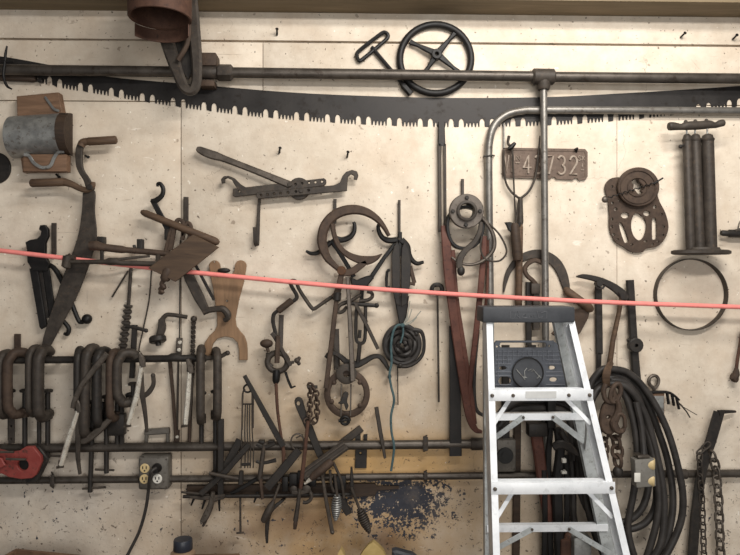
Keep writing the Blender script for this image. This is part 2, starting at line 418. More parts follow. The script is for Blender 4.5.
    va = N(nt, 'ShaderNodeVectorMath', operation='MULTIPLY_ADD'); nt.links.new(nz.outputs['Color'], va.inputs[0])
    va.inputs[1].default_value = (0.35, 0.35, 0.35); nt.links.new(w2.outputs[0], va.inputs[2]); nt.links.new(va.outputs[0], v.inputs['Vector'])
    cr = math_(nt, 'MULTIPLY', ramp(nt, v.outputs['Distance'], [(0.0, W1), (0.004, K0)]), ramp(nt, ns(3, 3, .5, (7, 0, 3)), [(0.55, K0), (0.62, W1)]))
    c = mix(nt, math_(nt, 'MULTIPLY', cr, 0.45), c, rgb(120, 100, 84))
    nt.links.new(c, b.inputs['Base Color']); b.inputs['Roughness'].default_value = 0.72; b.inputs['Specular IOR Level'].default_value = 0.25
    bp = N(nt, 'ShaderNodeBump', Strength=0.45, Distance=0.005); nt.links.new(ns(26, 8, 0.65), bp.inputs['Height']); nt.links.new(bp.outputs[0], b.inputs['Normal'])
    return m
WALL = wall_material()
ZB = P(370, 13.5, 0).z            # underside of the beam
zg = P(370, 42.5, 0).z            # joint between the two top boards
zp = P(370, 103, 0).z             # top of the wall panels
XL, XR = -2.7, 2.7
def xat(px, py): return P(px, py, 0).x
m = MB()
def slab(x0, x1, z0, z1, y=0.0): m.wbox(((x0+x1)/2, 0.009+y, (z0+z1)/2), (x1-x0, 0.018, z1-z0), None, 0.0012)
g = 0.0016
slab(XL, XR, zg+0.005, ZB+0.12)
for a, b_ in ((XL, xat(263, 60)-g), (xat(263, 60)+g*0.6, XR)): slab(a, b_, zp+0.002, zg-0.004)
s1, s2 = xat(181, 250), xat(617, 200)
for a, b_ in ((XL, s1-g), (s1+g, s2-g*0.6), (s2+g*0.6, XR)): slab(a, b_, 0.0, zp-0.002)
m.wbox((0, 0.06, 1.5), (XR-XL, 0.08, 3.0))
m.struct('wall_back', WALL)
m = MB(); m.wbox((0, -2.1, -0.03), (XR-XL, 4.4, 0.06)); m.struct('floor', worn('concrete_floor', (120, 114, 106), (140, 134, 126), (96, 88, 80), 0, 0.8, 6))
m = MB(); m.wbox((0, -0.02, ZB+0.12), (XR-XL, 0.24, 0.24), None, 0.004)
m.struct('trim_1', wood('beam_wood', (112, 98, 76), (130, 114, 90), 'X', 6))
m = MB(); m.wbox((0, -2.1, 3.45), (XR-XL, 4.4, 0.06)); m.struct('ceiling', plain('ceiling_boards', (150, 140, 124), 0, 0.9))
m = MB(); m.wbox((0, -0.02, (ZB+0.24+3.42)/2), (XR-XL, 0.2, 3.42-ZB-0.24)); m.struct('trim_2', plain('header_boards', (150, 140, 124), 0, 0.9))

# ================================================================ PIPES
SD = 0.05
t = T('water_pipe', 'long grey steel pipe running across the wall just under the top boards', 'pipe')
m = MB(SD); m.tube([(-420, 65), (205, 72)], 5.2, n=14); m.tube([(222, 72.4), (536, 76.5)], 5.2, n=14); m.tube([(550, 77), (1150, 82)], 5.2, n=14); m.build('tube', 'pipe', t)
m = MB(SD); m.tube([(199, 72.3), (201, 72.3), (216, 72.6), (218, 72.6)], [5, 6.6, 6.6, 5.6], n=14)
m.tube([(217, 72.6), (219, 72.7), (231, 72.8), (233, 72.8)], [6.6, 8.4, 8.4, 6.2], n=6); m.build('union_nut', 'iron', t)
m = MB(SD); m.tube([(532, 76.6), (533.5, 76.6), (553, 77), (554.5, 77)], [6.2, 8, 8, 6.2], n=14)
m.tube([(543.5, 77), (543.6, 88), (543.6, 90)], [6.6, 6.6, 5.4], n=14); m.build('tee_fitting', 'iron', t)
t = T('drop_pipe', 'thin grey vertical pipe dropping from the tee, passing over the licence plate', 'pipe')
m = MB(SD); m.tube([(543.6, 89), (545.5, 320), (548, 640)], 3.6, n=12); m.build('tube', 'conduit', t)
t = T('bent_conduit', 'pale grey conduit curving from horizontal to vertical beside the twin hanging bars', 'conduit')
m = MB(0.032); m.tube([(1150, 113.5, .02)]+spl([(800, 111.5, 0.02), (640, 110.5, 0.02), (540, 110.2, 0.02), (522, 110.8, 0.02), (506, 115, 0.02), (494, 126, 0.02), (489, 144, 0.02), (488.5, 170, 0.02)], 6)+[(490, 300, .02), (491, 640, .02)], 4, n=12); m.build('tube', 'conduit', t)
m = MB(0.03); m.bar([(483.5, 157, -.002), (484, 156, .038), (493, 155.4, .038), (494.5, 155.5, -.002)], 1.4, 1.2); m.build('clip', 'dark', t)
t = T('lower_pipe', 'upper of the two grey pipes low on the wall behind the clamps', 'pipe')
m = MB(0.035); m.tube([(-420, 452.5), (470, 444)], 4.6, n=14); m.build('tube', 'pipe', t)
m = MB(0.035); m.tube([(470, 444), (472, 444), (483, 443.8), (484, 443.8)], [5, 6.3, 6.3, 5.2], n=14); m.build('end_cap', 'iron', t)
m = MB(0.035)
for q in (261, 271, 281): m.pbox(q-3, 441, q+3, 444, 0.03, 0.058)
m.build('strap', 'dark', t)
t = T('bottom_conduit', 'lowest thin grey pipe on the wall with the outlet box set into it', 'conduit')
m = MB(0.03); m.tube([(-420, 484), (139, 479.4)], 3.6, n=12); m.tube([(168, 479), (486, 475.6)], 3.6, n=12); m.tube([(496, 475.5), (660, 474)], 3.6, n=12); m.build('tube', 'pipe', t)
m = MB(0.03); m.bar([(52, 474, .012), (52, 476, .05), (52, 484, .05), (52, 487, .012)], 5, 1.2); m.build('strap', 'iron', t)
m = MB(.03); m.bar([(425.5, 471, .012), (425.5, 472, .05), (425.5, 479, .05), (425.5, 481, .012)], 4, 1.2); m.build('strap', 'iron', t)
m = MB(0.055); m.bar([(425.5, 436, -.003), (425.5, 437, .058), (425.5, 450, .058), (425.5, 451, -.003)], 5, 1.2); m.thing('pipe_strap', 'small iron strap over the upper low pipe right of the round file', 'strap', 'iron')
t = T('side_conduit', 'short grey conduit running behind the hanging chains at lower right', 'conduit')
m = MB(0.025); m.tube([(662, 474), (668, 474), (1150, 470)], 4, n=12); m.build('tube', 'pipe', t)
m = MB(0.025); m.tube([(680, 474), (681, 474), (686, 474), (687, 474)], [4, 5, 5, 4], n=12); m.build('coupling', 'iron', t)

# ================================================================ BIG SAW
def sawedge(top, bot):
    def f(c, x):
        for (x0, y0), (x1, y1) in zip(c, c[1:]):
            if x0 <= x <= x1: return y0+(y1-y0)*(x-x0)/(x1-x0)
        return c[0][1] if x < c[0][0] else c[-1][1]
    ts = spl(top, 8); bs = spl(bot, 8); out = [tuple(p) for p in ts]; low = []
    x = bot[0][0]; 
    while x < bot[-1][0]-30:
        y = lambda q: f(bs, q)
        for k in range(4):                               # four pointed cutters
            a = x+k*3.5; low += [(a+.1, y(a)-.4), (a+1.2, y(a)), (a+2.0, y(a)-4.2), (a+2.9, y(a)-4.2)]
        low += [(x+14.1, y(x+14)-.3), (x+14.8, y(x+14))]
        for a in (x+15.0, x+25.2):                       # two round gullets around the raker
            low += [(a, y(a)-0.2), (a+0.3, y(a)-5.5), (a+1.2, y(a)-7.6), (a+2.7, y(a)-8.4), (a+4.2, y(a)-7.6), (a+5.1, y(a)-5.5), (a+5.5, y(a)-0.2)]
        x += 30.9
    return out+low[::-1]
t = T('crosscut_saw', 'very long dark crosscut saw spanning the wall just under the top pipe', 'saw')
m = MB(0.0022)
m.plate(sawedge([(-30, 54), (5, 57), (60, 67), (110, 77), (200, 85), (300, 93), (400, 97), (470, 98), (550, 97), (620, 93.5), (680, 90), (740, 86), (800, 82)],
  [(-30, 80), (0, 80), (32, 81.5), (60, 88), (100, 94.5), (150, 103), (200, 110), (260, 117), (330, 122.5), (400, 126), (470, 127), (540, 125.5), (600, 122), (660, 116.5), (720, 109), (800, 97)]), 0.7, bevel=0.1)
m.build('blade', 'saw', t)
m = MB(0.02); m.rodball((-26, 76), (36, 79), 3.5); m.build('handle', 'dwood', t)
m = MB(0.022)
for x, y in ((33, 78), (39, 80)): m.disc(x, y, 2.4, 0.012, 0.026, 10)
m.build('rivet', 'dark', t)
t = T('iron_hook', 'thin black bent hook crossing the top pipe at the far left edge', 'hook')
m = MB(0.085); m.tube([(7, 46), (5.5, 54), (5, 62), (3.5, 74), (5, 82), (8, 87), (12, 89)], [.8, 1.3, 1.4, 1.4, 1.4, 1.2, .7], 5); m.build('stem', 'black', t)
m = MB(0.085); m.tube([(-6, 61), (14, 62)], 1.3); m.build('crossbar', 'black', t)
t = T('twin_hanger', 'two tall narrow dark bars hanging side by side below the long saw', 'hanger')
m = MB(0.022); m.bar([(439.3, 144), (440, 232)], 3.6, 2); m.build('bar', 'iron', t)
m = MB(0.022); m.bar([(444.6, 144), (445.2, 230)], 3, 2); m.build('bar', 'iron', t)
m = MB(0.022); m.bar([(441.4, 122), (441.7, 146)], [6.5, 7.5], 2); m.build('clasp', 'dark', t)

# ---- hand wheel and T wrench behind the top pipe
t = T('iron_handwheel', 'round black cast iron handwheel with four spokes tucked behind the top pipe', 'wheel')
m = MB(0.016); m.tube(ell(435.5, 59, 35.6, 34.4, 44), 3.5, n=12, closed=True); m.build('rim', 'black', t)
for a in ((410, 42), (455, 33), (459.5, 73), (425, 72.5)):
    m = MB(0.018); m.bar([(437+(a[0]-437)*.06, 54+(a[1]-54)*.06, .03), (437+(a[0]-437)*.7, 54+(a[1]-54)*.7, .02), (a[0], a[1], .017)], [7, 3.8, 5.5], 3, c=1.2); m.build('spoke', 'black', t)
m = MB(0.03); m.disc(437, 53.5, 5.2, 0.014, 0.042, 18, 1.8); m.build('hub', 'black', t)
t = T('tee_wrench', 'black wrench with a slotted looped crossbar handle leaning left of the handwheel', 'wrench')
m = MB(0.014); m.tube([(357, 56), (359.5, 60.5), (364, 58), (385, 40.5), (388, 35.5), (385, 32.5), (380, 34.5), (359.5, 50.5)], 1.9, 5, closed=True); m.build('handle', 'black', t)
m = MB(0.014); m.tube([(371.5, 47), (402, 83)], 2, n=8); m.build('shaft', 'black', t)
m = MB(0.018); m.tube([(401, 82), (404, 86), (408, 90.5), (411, 94)], [2.2, 3.6, 3.4, 3.6], n=6); m.build('socket', 'black', t)

# ---- nails
for i, (x, y, dx, dy, lab) in enumerate(((277, 36, 0, -7, 'bent black nail in the top board above the long pipe'), (680, 38, 5, -5, 'left of two slanted black nails in the top board at far right'),
        (732, 40, 5, -5, 'right of two slanted black nails in the top board at far right'), (279, 154, 1, -6, 'small black nail in the wall above the holed iron stretcher'),
        (347, 158, 1, -6, 'small black nail in the wall right of the upper end of the holed stretcher'), (56, 174, 3, 3, 'small black nail just below the wooden form block'),
        (85, 155.5, 3, 1.5, 'small black nail under the upper handle of the hay knife'))):
    m = MB(0.01); m.tube([(x, y, -.01), (x+dx*.3, y+dy*.3, .012), (x+dx, y+dy, .028)], [1, 1, .9], n=7); m.tube([(x+dx*1.0, y+dy*1.0, .028), (x+dx*1.05, y+dy*1.05, .0295)], [1.7, 1.6], n=8)
    m.thing('nail', lab, 'nail', 'black', 'nails in the wall')

# ---- the rusty cup and loop that hangs from above
t = T('hanging_shackle', 'big rusty iron cup and drooping loop hanging from above at upper left', 'shackle')
d = 0.30; sc = S(d); m = MB(d); c0 = P(160, 9, d); 
m.lathe(c0+Vector((0, 0, -0.035)), (0, 0, 1), [(0.0, 29.5*sc), (.002, 30.5*sc), (0.16, 31*sc), (.16, 28*sc), (.035, 27*sc), (0.004, 27.5*sc), (0.0, 29.5*sc)], 32); m.build('cup', 'rustred', t)
m = MB(d); m.lathe(c0+Vector((0, 0, .1)), (0, 0, 1), [(0, 0), (0, 27.4*sc), (.01, 27.4*sc), (.01, 0)], 32); m.build('cup_web', 'rust', t)
m = MB(d); cc = P(159, 26, d); 
C = [cc+Vector((28.5*sc*math.cos(q), -28.5*sc*math.sin(q)*1.0, 0)) for q in [math.radians(160-140*j/14)+PI for j in range(15)]]
m.sweep(C, [chamf(.004, 0.045, .001)]*len(C), ZV); m.build('cup_lip', 'rustred', t)
m = MB(0.2); m.bar([(154, -6, .15), (164, 30, .15), (172, 56, .15), (179, 76, .155), (184, 87, .16), (190, 91, .16), (195, 87, .16), (197, 74, .16), (196, 50, .16), (192, 10, .16), (188, -24, .16)], [14, 14, 13, 11, 10, 9, 10, 10, 11, 13, 14], 6, 5, c=2); m.build('loop', 'iron', t)
m = MB(.2); m.plate([(166, 20), (192, 12), (194, 70), (188, 80), (182, 70)], 3, d=.135, bevel=.5); m.build('web_plate', 'dark', t)
m = MB(.16); m.tube([(178, 60, .178), (187, 44, .19), (189, 20, .19), (186, -10, .18)], 2.5, 4); m.build('strut', 'rust', t)
m = MB(d); m.wtube([c0+Vector((0, 0, 0.11)), Vector((c0.x, c0.y, 3.42))], 0.03, 12); m.build('hanger_rod', 'rust', t)
t = T('pipe_bracket', 'rusty square block bracket holding the top pipe behind the hanging loop', 'bracket')
m = MB(.03); m.pbox(196, 52, 216, 65.5, .0, .075, 1.4); m.build('body', 'rust', t)
m = MB(.03); m.pbox(199, 79.5, 214, 86, .0, .06, 1.0); m.build('clamp_jaw', 'rust', t)
m = MB(.08); m.tube([(184, 67), (188, 70.5), (190, 73)], [3, 4, 3], n=6); m.build('bolt', 'chrome', t)
# ================================================================ LEFT PART OF THE WALL
def peg(x, y0, y1, lab, w=5, name='wall_peg', mat='iron', d=.012, dx=0):
    """flat iron hanger nailed to the wall, its foot bent outwards to carry a tool"""
    m = MB(d); m.bar([(x, y0, d), (x+dx, y1-2, d), (x+dx, y1, d+.004), (x+dx, y1+1, .05)], w, 1.6)
    return m.thing(name, lab, 'hanger', mat, 'iron hangers nailed to the wall')
peg(54, 223, 256, 'flat iron hanger strip right of the black hooked jack')
peg(186, 197, 226, 'flat iron hanger strip above the tilted square wooden plate')
peg(399.3, 200, 238, 'thin flat hanger strip rising above the black twin-plate clamp', 2.6)
peg(335, 199, 222, 'thin flat hanger strip rising above the big curved tongs', 3)
peg(462.5, 179, 200, 'thin flat hanger strip rising above the cast flange', 3)
peg(17.5, 334, 352, 'short thick iron peg above the leftmost clamps on the rail', 6.5, mat='rust')
peg(336, 329, 369, 'dark flat hanger strip standing inside the ring tool', 6, dx=1)
peg(281.5, 315, 352, 'dark flat hanger strip behind the hand brace', 4.5, dx=-1)
t = T('wooden_form', 'wooden form block with a galvanised half-round sheet across it, upper left', 'form')
m = MB(.02); m.plate([(19, 97.5), (60.5, 93.6), (64, 112), (67.5, 170), (25, 173), (22, 150), (19.5, 113)], 10, d=.022, bevel=.6); m.build('backboard', 'bwood', t)
m = MB(.045); R = 20.5*S(.05)
A, B = P(6, 134.5, .1), P(61, 131, .1); A.y = B.y = -.045; ax = (B-A); rows = []
for k in range(11):
    c = A+ax*(k/10); th = .004; ring = []
    for rr in (R, R-th):
        seq = range(19) if rr == R else range(18, -1, -1)
        for i in seq:
            q = PI*i/18-PI/2; bow = (0.22 if k == 0 else .05 if k == 1 else 0)*ax.length*(1-abs(math.sin(q)))*0
            ring.append(m.bm.verts.new(c+Vector((0, -math.cos(q)*rr, math.sin(q)*rr))))
    rows.append(ring)
for X, Y in zip(rows, rows[1:]):
    for j in range(len(X)): m.bm.faces.new((X[j], X[(j+1) % len(X)], Y[(j+1) % len(X)], Y[j]))
m.bm.faces.new(rows[0]); m.bm.faces.new(rows[-1][::-1]); m.build('half_pipe', 'galv', t)
m = MB(.05); a = P(57.5, 131, .1); a.y = -.045; n_ = 18
prof = [Vector((0, -math.cos(PI*i/n_-PI/2)*(R+.001), math.sin(PI*i/n_-PI/2)*(R+.001))) for i in range(n_+1)]
v0 = [m.bm.verts.new(a+p) for p in prof]; v1 = [m.bm.verts.new(a+p+Vector((.034, 0, -.002))) for p in prof]
m.bm.faces.new(v0); m.bm.faces.new(v1[::-1])
for i in range(n_+1): j = (i+1) % (n_+1); m.bm.faces.new((v0[i], v0[j], v1[j], v1[i]))
m.build('end_cheek', 'dwood', t)
m = MB(.05); m.pbox(23, 154, 66.5, 171.5, .035, .075, .8); m.build('saddle_block', 'bwood', t)
m = MB(.08); m.bar([(24, 154.5), (29, 156), (34, 163), (42, 167.5), (50, 166), (54, 158), (58, 152.5), (64, 151.5)], 3.4, 1.8, 5); m.build('saddle_strip', 'galv', t)
m = MB(.046); m.bar([(45, 97), (50, 104), (54, 109), (59, 111)], 2.6, 1.5, 4); m.build('edge_strip', 'galv', t)
m = MB(.012); m.plate(ell(-3, 168, 14, 15.5, 28), 3, d=.0048, bevel=.6); m.thing('iron_disc', 'dark oval iron plate cut by the left edge of the picture', 'plate', 'dark')
# hay knife
t = T('hay_knife', 'large brown hay knife with a long leaf blade and two side handles', 'knife')
m = MB(.05); m.plate(spl([(84, 190), (82, 211), (77, 240), (61, 283), (45, 332), (42, 349), (44, 356), (49, 349), (63, 323), (80, 290), (94, 250), (97, 234), (95, 211), (95, 191)], 4, True), 2.2, bevel=.7); m.build('blade', 'iron', t)
m = MB(.055); m.bar([(82, 143), (79.5, 150), (79.5, 164), (82, 172), (87, 180), (91, 190)], [6, 6.6, 6.4, 5.5, 6, 8], 4, 5); m.build('tang', 'iron', t)
m = MB(.06); m.tube([(81, 146), (83, 142.5), (88, 141.5)], 3.8, 4, n=12); m.rodball((87, 141.7), (117, 139.8), 4.2); m.build('handle', 'hwood', t)
m = MB(.06); m.rodball((30, 183.3), (66, 182), 4.2); m.tube([(64, 182), (72, 184.5), (80, 188.5), (87, 190), (92.5, 186), (93, 182)], [4, 3.4, 3, 3, 2.6, 2.2], 5); m.build('handle', 'hwood', t)
m = MB(.062); m.disc(89, 187, 3, .045, .075, 10); m.build('rivet', 'dark', t)
# black jack
t = T('lever_jack', 'black iron jack with a hooked head and curved ball-ended lever at far left', 'jack')
m = MB(.03); m.plate([(26.5, 242.5), (31, 240), (38, 239), (41.5, 235.5), (42.2, 231.5), (40, 229.5), (41, 225.5), (45.5, 225), (48.6, 229), (49, 236), (46, 243), (46, 256), (50, 264), (48, 271), (34, 271), (28.5, 262), (28, 250)], 5, bevel=.4); m.build('head', 'black', t)
m = MB(.03); m.bar([(34, 268), (43.5, 326), (41, 327.5)], [8, 7, 4], 4); m.build('side_bar', 'black', t)
m = MB(.026); m.bar([(46, 268), (53, 316)], 6.5, 3); m.build('side_bar', 'black', t)
m = MB(.024); m.bar([(40, 268), (47, 318)], 4.5, 2); m.build('rack_bar', 'dark', t)
m = MB(.024); m.tube([(47, 264), (54, 268), (60, 277), (68, 294), (78, 319), (81.5, 322), (85, 320.5)], [2.3, 2.4, 2.6, 2.4, 2.2, 2.2, 2.2], 5); m.ball((87, 319, .024), 5); m.build('lever', 'black', t)
m = MB(.02); m.tube([(60, 318), (66, 324), (69, 329), (67.5, 334), (64, 333.5)], [2, 2.2, 2.2, 2, 1.4], 5); m.build('hook', 'black', t)
# double rod clamp
t = T('rod_clamp', 'pair of rusty iron rods with a hammer-like head left of the square plate', 'clamp')
m = MB(.066); m.tube([(90, 246, .082), (96, 245.5, .082), (104, 247.5, .078), (122, 249.5, .07), (126, 250, .068), (150, 252, .06), (170, 254, .05)], [4.5, 5, 3.8, 3.8, 3, 3, 3], n=10); m.build('upper_rod', 'rust', t)
m = MB(.108); m.tube([(68, 261.5), (86, 261.8), (105, 261.8), (109, 261.5), (117, 261.3), (121, 263), (160, 264)], [2.2, 2.2, 2.4, 3.8, 3.8, 2.6, 2.6], n=10); m.tube([(117, 259.5), (150, 256, .07)], 1.4); m.tube([(158, 264), (158, 254, .05)], 2.4); m.build('lower_rod', 'iron', t)
m = MB(.108); m.tube([(67.5, 255.5), (68, 256), (66, 267), (65.4, 268)], [3, 4.6, 4.4, 3], n=12); m.tube([(66, 257.5), (75, 258)], 3, n=10); m.build('head', 'iron', t)
m = MB(.06); m.tube([(102, 247, .07), (102, 261.5, .105)], 1.8); m.build('cross_link', 'dark', t)
m = MB(.06); m.pbox(136.5, 239, 142.5, 253, .045, .07, .6); m.tube([(134, 245), (136, 253)], 1.5); m.build('stop', 'dark', t)
m = MB(.04); m.pbox(96, 236.5, 103, 250, .012, .05, .6); m.build('foot', 'dark', t)
# square plate tool
t = T('plate_vise', 'tilted square brown plate on a hooked iron stand with a wooden cross handle', 'vise')
m = MB(.07)
fr = [P(192.6, 234.5, .124), P(218.8, 247.5, .124), P(175.5, 282, .15), P(148, 268.3, .15)]
nn = (fr[1]-fr[0]).cross(fr[3]-fr[0]).normalized(); nn = nn if nn.y > 0 else -nn
v0 = [m.bm.verts.new(q) for q in fr]; v1 = [m.bm.verts.new(q+nn*.018+Vector((0, 0, .004))) for q in fr]
m.bm.faces.new(v0); m.bm.faces.new(v1[::-1])
for i in range(4): j = (i+1) % 4; m.bm.faces.new((v0[i], v0[j], v1[j], v1[i]))
bmesh.ops.bevel(m.bm, geom=m.bm.edges[:], offset=.0015, segments=1, affect='EDGES')
m.build('face_plate', 'plank', t)
m = MB(.06); m.rodball((141, 211.5, .06), (219, 243, .06), 3.4, 4.2); m.build('cross_handle', 'hwood', t)
m = MB(.052); m.tube([(157.5, 186.5), (157.8, 184), (160.5, 184), (163.2, 189), (162, 195.5), (156, 200.5), (151.5, 201.5)], [1.2, 1.7, 2, 2.2, 2.4, 2.8, 2.6], 4); m.bar([(152.5, 200), (170, 233)], [5, 6], 3); m.build('hook', 'black', t)
m = MB(.055); m.bar([(170, 250), (175, 226), (179, 219.5), (183.5, 224), (183, 236)], [5, 4, 3.5, 3.5, 4], 5, 4); m.bar([(182, 240), (186, 225), (189.5, 223.5), (191, 230), (188, 242)], [3.5, 3.5, 3.5, 3.5, 3.5], 5, 4); m.bar([(167, 252), (171, 234), (175, 223)], 6, 4); m.build('yoke', 'rust', t)
m = MB(.07); m.tube([(180, 252, .02), (182, 256, .12)], 4); m.build('post', 'dark', t)
m = MB(.05); m.pbox(164, 229, 171, 240, .02, .06, 1); m.build('pivot_block', 'dark', t)
m = MB(.04); m.bar([(186, 268), (190, 279), (199, 297), (206.5, 312)], [9, 10, 10, 7], 5, c=1.2); m.tube([(203, 312), (209, 310), (217, 309), (223, 309), (227.5, 313.5), (227.5, 318), (224, 321)], [3.6, 3.2, 3, 3.4, 3.4, 3, 2], 4); m.build('lower_arm', 'iron', t)
m = MB(.03); m.bar([(194, 262), (214, 300)], 3, 2); m.build('brace_strip', 'dark', t)
m = MB(.135); m.tube([(168, 268), (167.5, 271), (165, 279), (164.5, 281)], [3.5, 5.4, 5, 3.5], n=12); m.tube([(164, 280), (161.5, 284), (163.5, 287), (160, 289), (162, 292), (158.5, 293)], [2.6, 2.2, 3.2, 2, 2.8, 1.4], 3); m.build('screw', 'rust', t)
# yoke-shaped wood
L = arc(214.7, 266, 5.6, 180, 0, 10); Rr = arc(240.8, 266, 5.8, 180, 0, 10)
m = MB(.012); m.plate(L+[(221, 270.5), (224.5, 273.6), (228, 274.8), (232, 274), (234.6, 271)]+Rr+[(244, 282), (239, 300), (235.5, 319), (236.5, 326), (240, 331), (244.5, 336), (247, 343), (247.6, 350), (247.6, 360), (239.4, 360)]
   + [(239.2, 350), (237.6, 342.5), (233, 338), (225.5, 336.5), (217.5, 338.5), (213.2, 343.5), (211.6, 350), (211, 357.5), (203.6, 357.5), (203.8, 350), (205, 342.5), (209.5, 335.5), (215, 330.5), (217.4, 325), (217.3, 317), (213.5, 290), (210.5, 275)], 3, [ell(214.5, 262, .9, n=8), ell(227, 301, 1.2, n=8)], bevel=.5)
t = m.thing('wooden_yoke', 'tan wooden two-pronged yoke with an arched foot, right of the square plate', 'yoke', 'tan')
m = MB(.028); m.ball((224, 270.5), (6.5, 2.6, 3)); m.tube([(224, 270.5, .0), (224, 270.5, .03)], 2); m.build('knob', 'dark', t, 'dark oval iron knob')
# augers, rods
t = T('auger_bit', 'long auger bit with a spiral end hanging below the pair of rods', 'drill bit')
m = MB(.02); m.tube([(131, 268), (128.5, 306)], 1.7); m.build('shank', 'iron', t)
m = MB(.02); m.twist((128.3, 305), (121.5, 356), 8.4, 2.4, 4.5, 12); m.build('spiral', 'iron', t)
m = MB(.018); m.tube([(128, 271), (112, 297)], .9, n=6); m.thing('iron_pin', 'short thin slanting rod left of the long auger bit', 'pin', 'iron')
m = MB(.014); m.tube([(151.5, 270), (149, 300), (143, 330), (139, 349), (140.5, 352)], .7, 4, n=6); m.thing('hook_wire', 'thin bent wire hanging right of the long auger bit', 'wire', 'iron')
t = T('tee_reamer', 'T-handled iron reamer standing just right of the auger spiral', 'reamer')
m = MB(.03); m.bar([(134.8, 325), (133.5, 352), (132, 378)], 5, 4); m.build('shank', 'dark', t)
m = MB(.03); m.tube([(124.5, 326, .03), (133, 327, .034), (146, 330.5, .03)], [1.5, 2, 1.8]); m.ball((146, 330.6, .03), 2.2, 8); m.build('crossbar', 'dark', t)
t = T('swivel_caster', 'small iron caster with an L-shaped stem below the square plate', 'caster')
m = MB(.025); m.tube([(187, 317), (170, 314.6), (165, 316), (160.5, 322)], [2, 2.1, 2.2, 2.6], 4); m.build('stem', 'iron', t)
m = MB(.025); m.bar([(161.5, 319), (162, 328), (159, 337)], [5, 7.5, 6], 5, 4); m.build('fork', 'iron', t)
m = MB(.03); c = P(157.5, 337.5, .03); m.lathe(c, (.2, -.25, -1), [(-.006, 0), (-.006, 7*S()), (0, 8.3*S()), (.016, 8.3*S()), (.02, 7*S()), (.02, 2.8*S()), (.032, 2.6*S()), (.032, 0)], 18); m.build('wheel', 'dark', t)
t = T('twist_bit', 'twisted iron drill bit hanging behind the rail left of the yoke', 'drill bit')
m = MB(.02); m.twist((193.6, 322), (192, 378), 4.4, 2.4, 6, 8); m.tube([(192, 378), (189, 447)], 1.8); m.build('spiral', 'iron', t)
m = MB(.02); m.ball((193.8, 319), 3.2, 10); m.build('eye', 'iron', t)
t = T('latch_rod', 'long thin vertical rod with two screwed collars, middle of the clamp rail', 'rod')
m = MB(.02); m.tube([(180.3, 240), (179.6, 340)], .8, n=6); m.tube([(178.5, 354), (177, 432)], 1.1, n=6); m.build('rod', 'iron', t)
m = MB(.022); m.bar([(179.6, 338), (178.6, 357)], 6, 2.5); m.build('collar', 'steel', t)
m = MB(.022); m.bar([(177, 430), (176.6, 446)], 5.4, 2.5); m.build('collar', 'rust', t)
m = MB(.03)
m.disc(179.6, 342.4, 2, .022, .031, 10); m.build('screw', 'chrome', t)
for x, y, r in ((178.8, 350, 2), (176.8, 437, 1.7)): m = MB(.03); m.disc(x, y, r, .022, .031, 10); m.build('screw', 'chrome', t)
m = MB(.026); m.bar([(170, 362), (173, 395), (176, 440)], [4, 3.4, 3.2], 1.8); m.thing('flat_strip', 'thin rusty strip slanting beside the long rod with screwed collars', 'strip', 'rust')
m = MB(.026); m.bar([(190.8, 366), (190, 400), (189.6, 449)], 2.8, 2); m.thing('flat_strip', 'thin rusty strip hanging just left of the first lone rail clamp right of the pliers', 'strip', 'rust')

# ---------------------------------------------------------------- rail and clamps
t = T('clamp_rail', 'dark horizontal iron rail carrying the row of C-clamps', 'rail')
m = MB(.062); m.tube([(-40, 360.5), (40, 360), (168, 358.6), (172, 357.4), (178, 357.4), (182, 358.4), (206, 358.2)], [3.6, 3.6, 3.6, 4.4, 4.4, 3.6, 3.6], n=12); m.build('bar', 'dark', t)
m = MB(.062); m.tube([(205, 358.3), (221, 356.5), (226, 353.5)], [2.4, 2.2, 2.2]); m.ball((227.5, 353, .062), 2.6, 8); m.build('end_bolt', 'iron', t)
m = MB(.04)
for x, y in ((60, 360), (160, 358.8)): m.tube([(x, y, -.005), (x, y, .06)], 2.6)
m.build('standoff', 'dark', t)
def c_clamp(lab, x, yt, yb, w, yaw=0, scr=None, mat='iron', bar=None, d=.108, throat=.085, dx=0, smat='dark', knob=False):
    t = T('c_clamp', lab, 'clamp', 'clamps hanging on the rail')
    a, b = P(x, yt+w*.5, d), P(x+dx, yb-w*.5, d); sc = S(d); yw = math.radians(yaw)
    u = Vector((math.sin(yw), math.cos(yw), 0)); nrm = u.cross(ZV).normalized(); h = (a-b).length; up = (a-b).normalized()
    th = throat
    uv = [(th, h-.016), (th*.86, h-.004), (th*.6, h+.002), (th*.3, h), (.012, h-.012), (0, h-.035), (-.002, h*.5), (0, .035), (.012, .012), (th*.3, 0), (th*.6, -.002), (th*.8, .002), (th*.95, .004)]
    q = spl(uv, 4); C = [b+u*p[0]+up*p[1] for p in q]
    m = MB(d); r = w*sc/2; m.sweep(C, [[(r*1.0*A, r*B_) for A, B_ in circ(12, 1)]]*len(C), nrm); m.build('frame', mat, t)
    su = b+u*th*.82; s0 = su+up*(h*.36); bot = P(x, scr, d-.07).z if scr else su.z-.05
    s1 = su+up*((bot-su.z)/up.z)
    m = MB(d); rs = min(.0095, w*sc*.3); m.wtube([s0, s1], rs, 10); m.lathe(s0, up, [(-.004, 0), (-.004, rs*1.9), (.004, rs*2.1), (.008, rs*1.4), (.008, 0)], 12)
    if knob: m.lathe(s1, up, [(-.006, 0), (-.006, rs*1.7), (.012, rs*1.7), (.016, rs)], 10)
    m.build('screw', smat, t)
    m = MB(d); m.lathe(su+up*-.018, up, [(0, rs), (.002, rs*1.9), (.036, rs*1.9), (.038, rs)], 12); m.build('boss', mat, t)
    if bar:
        m = MB(d); A = s1+up*.012; v = nrm*math.copysign(1, nrm.x)
        m.wtube([A+v*bar[0]*sc, A+v*bar[1]*sc+ZV*(bar[2] if len(bar) > 2 else 0)*-sc], .0045, 8); m.build('tommy_bar', 'steel', t)
    return t
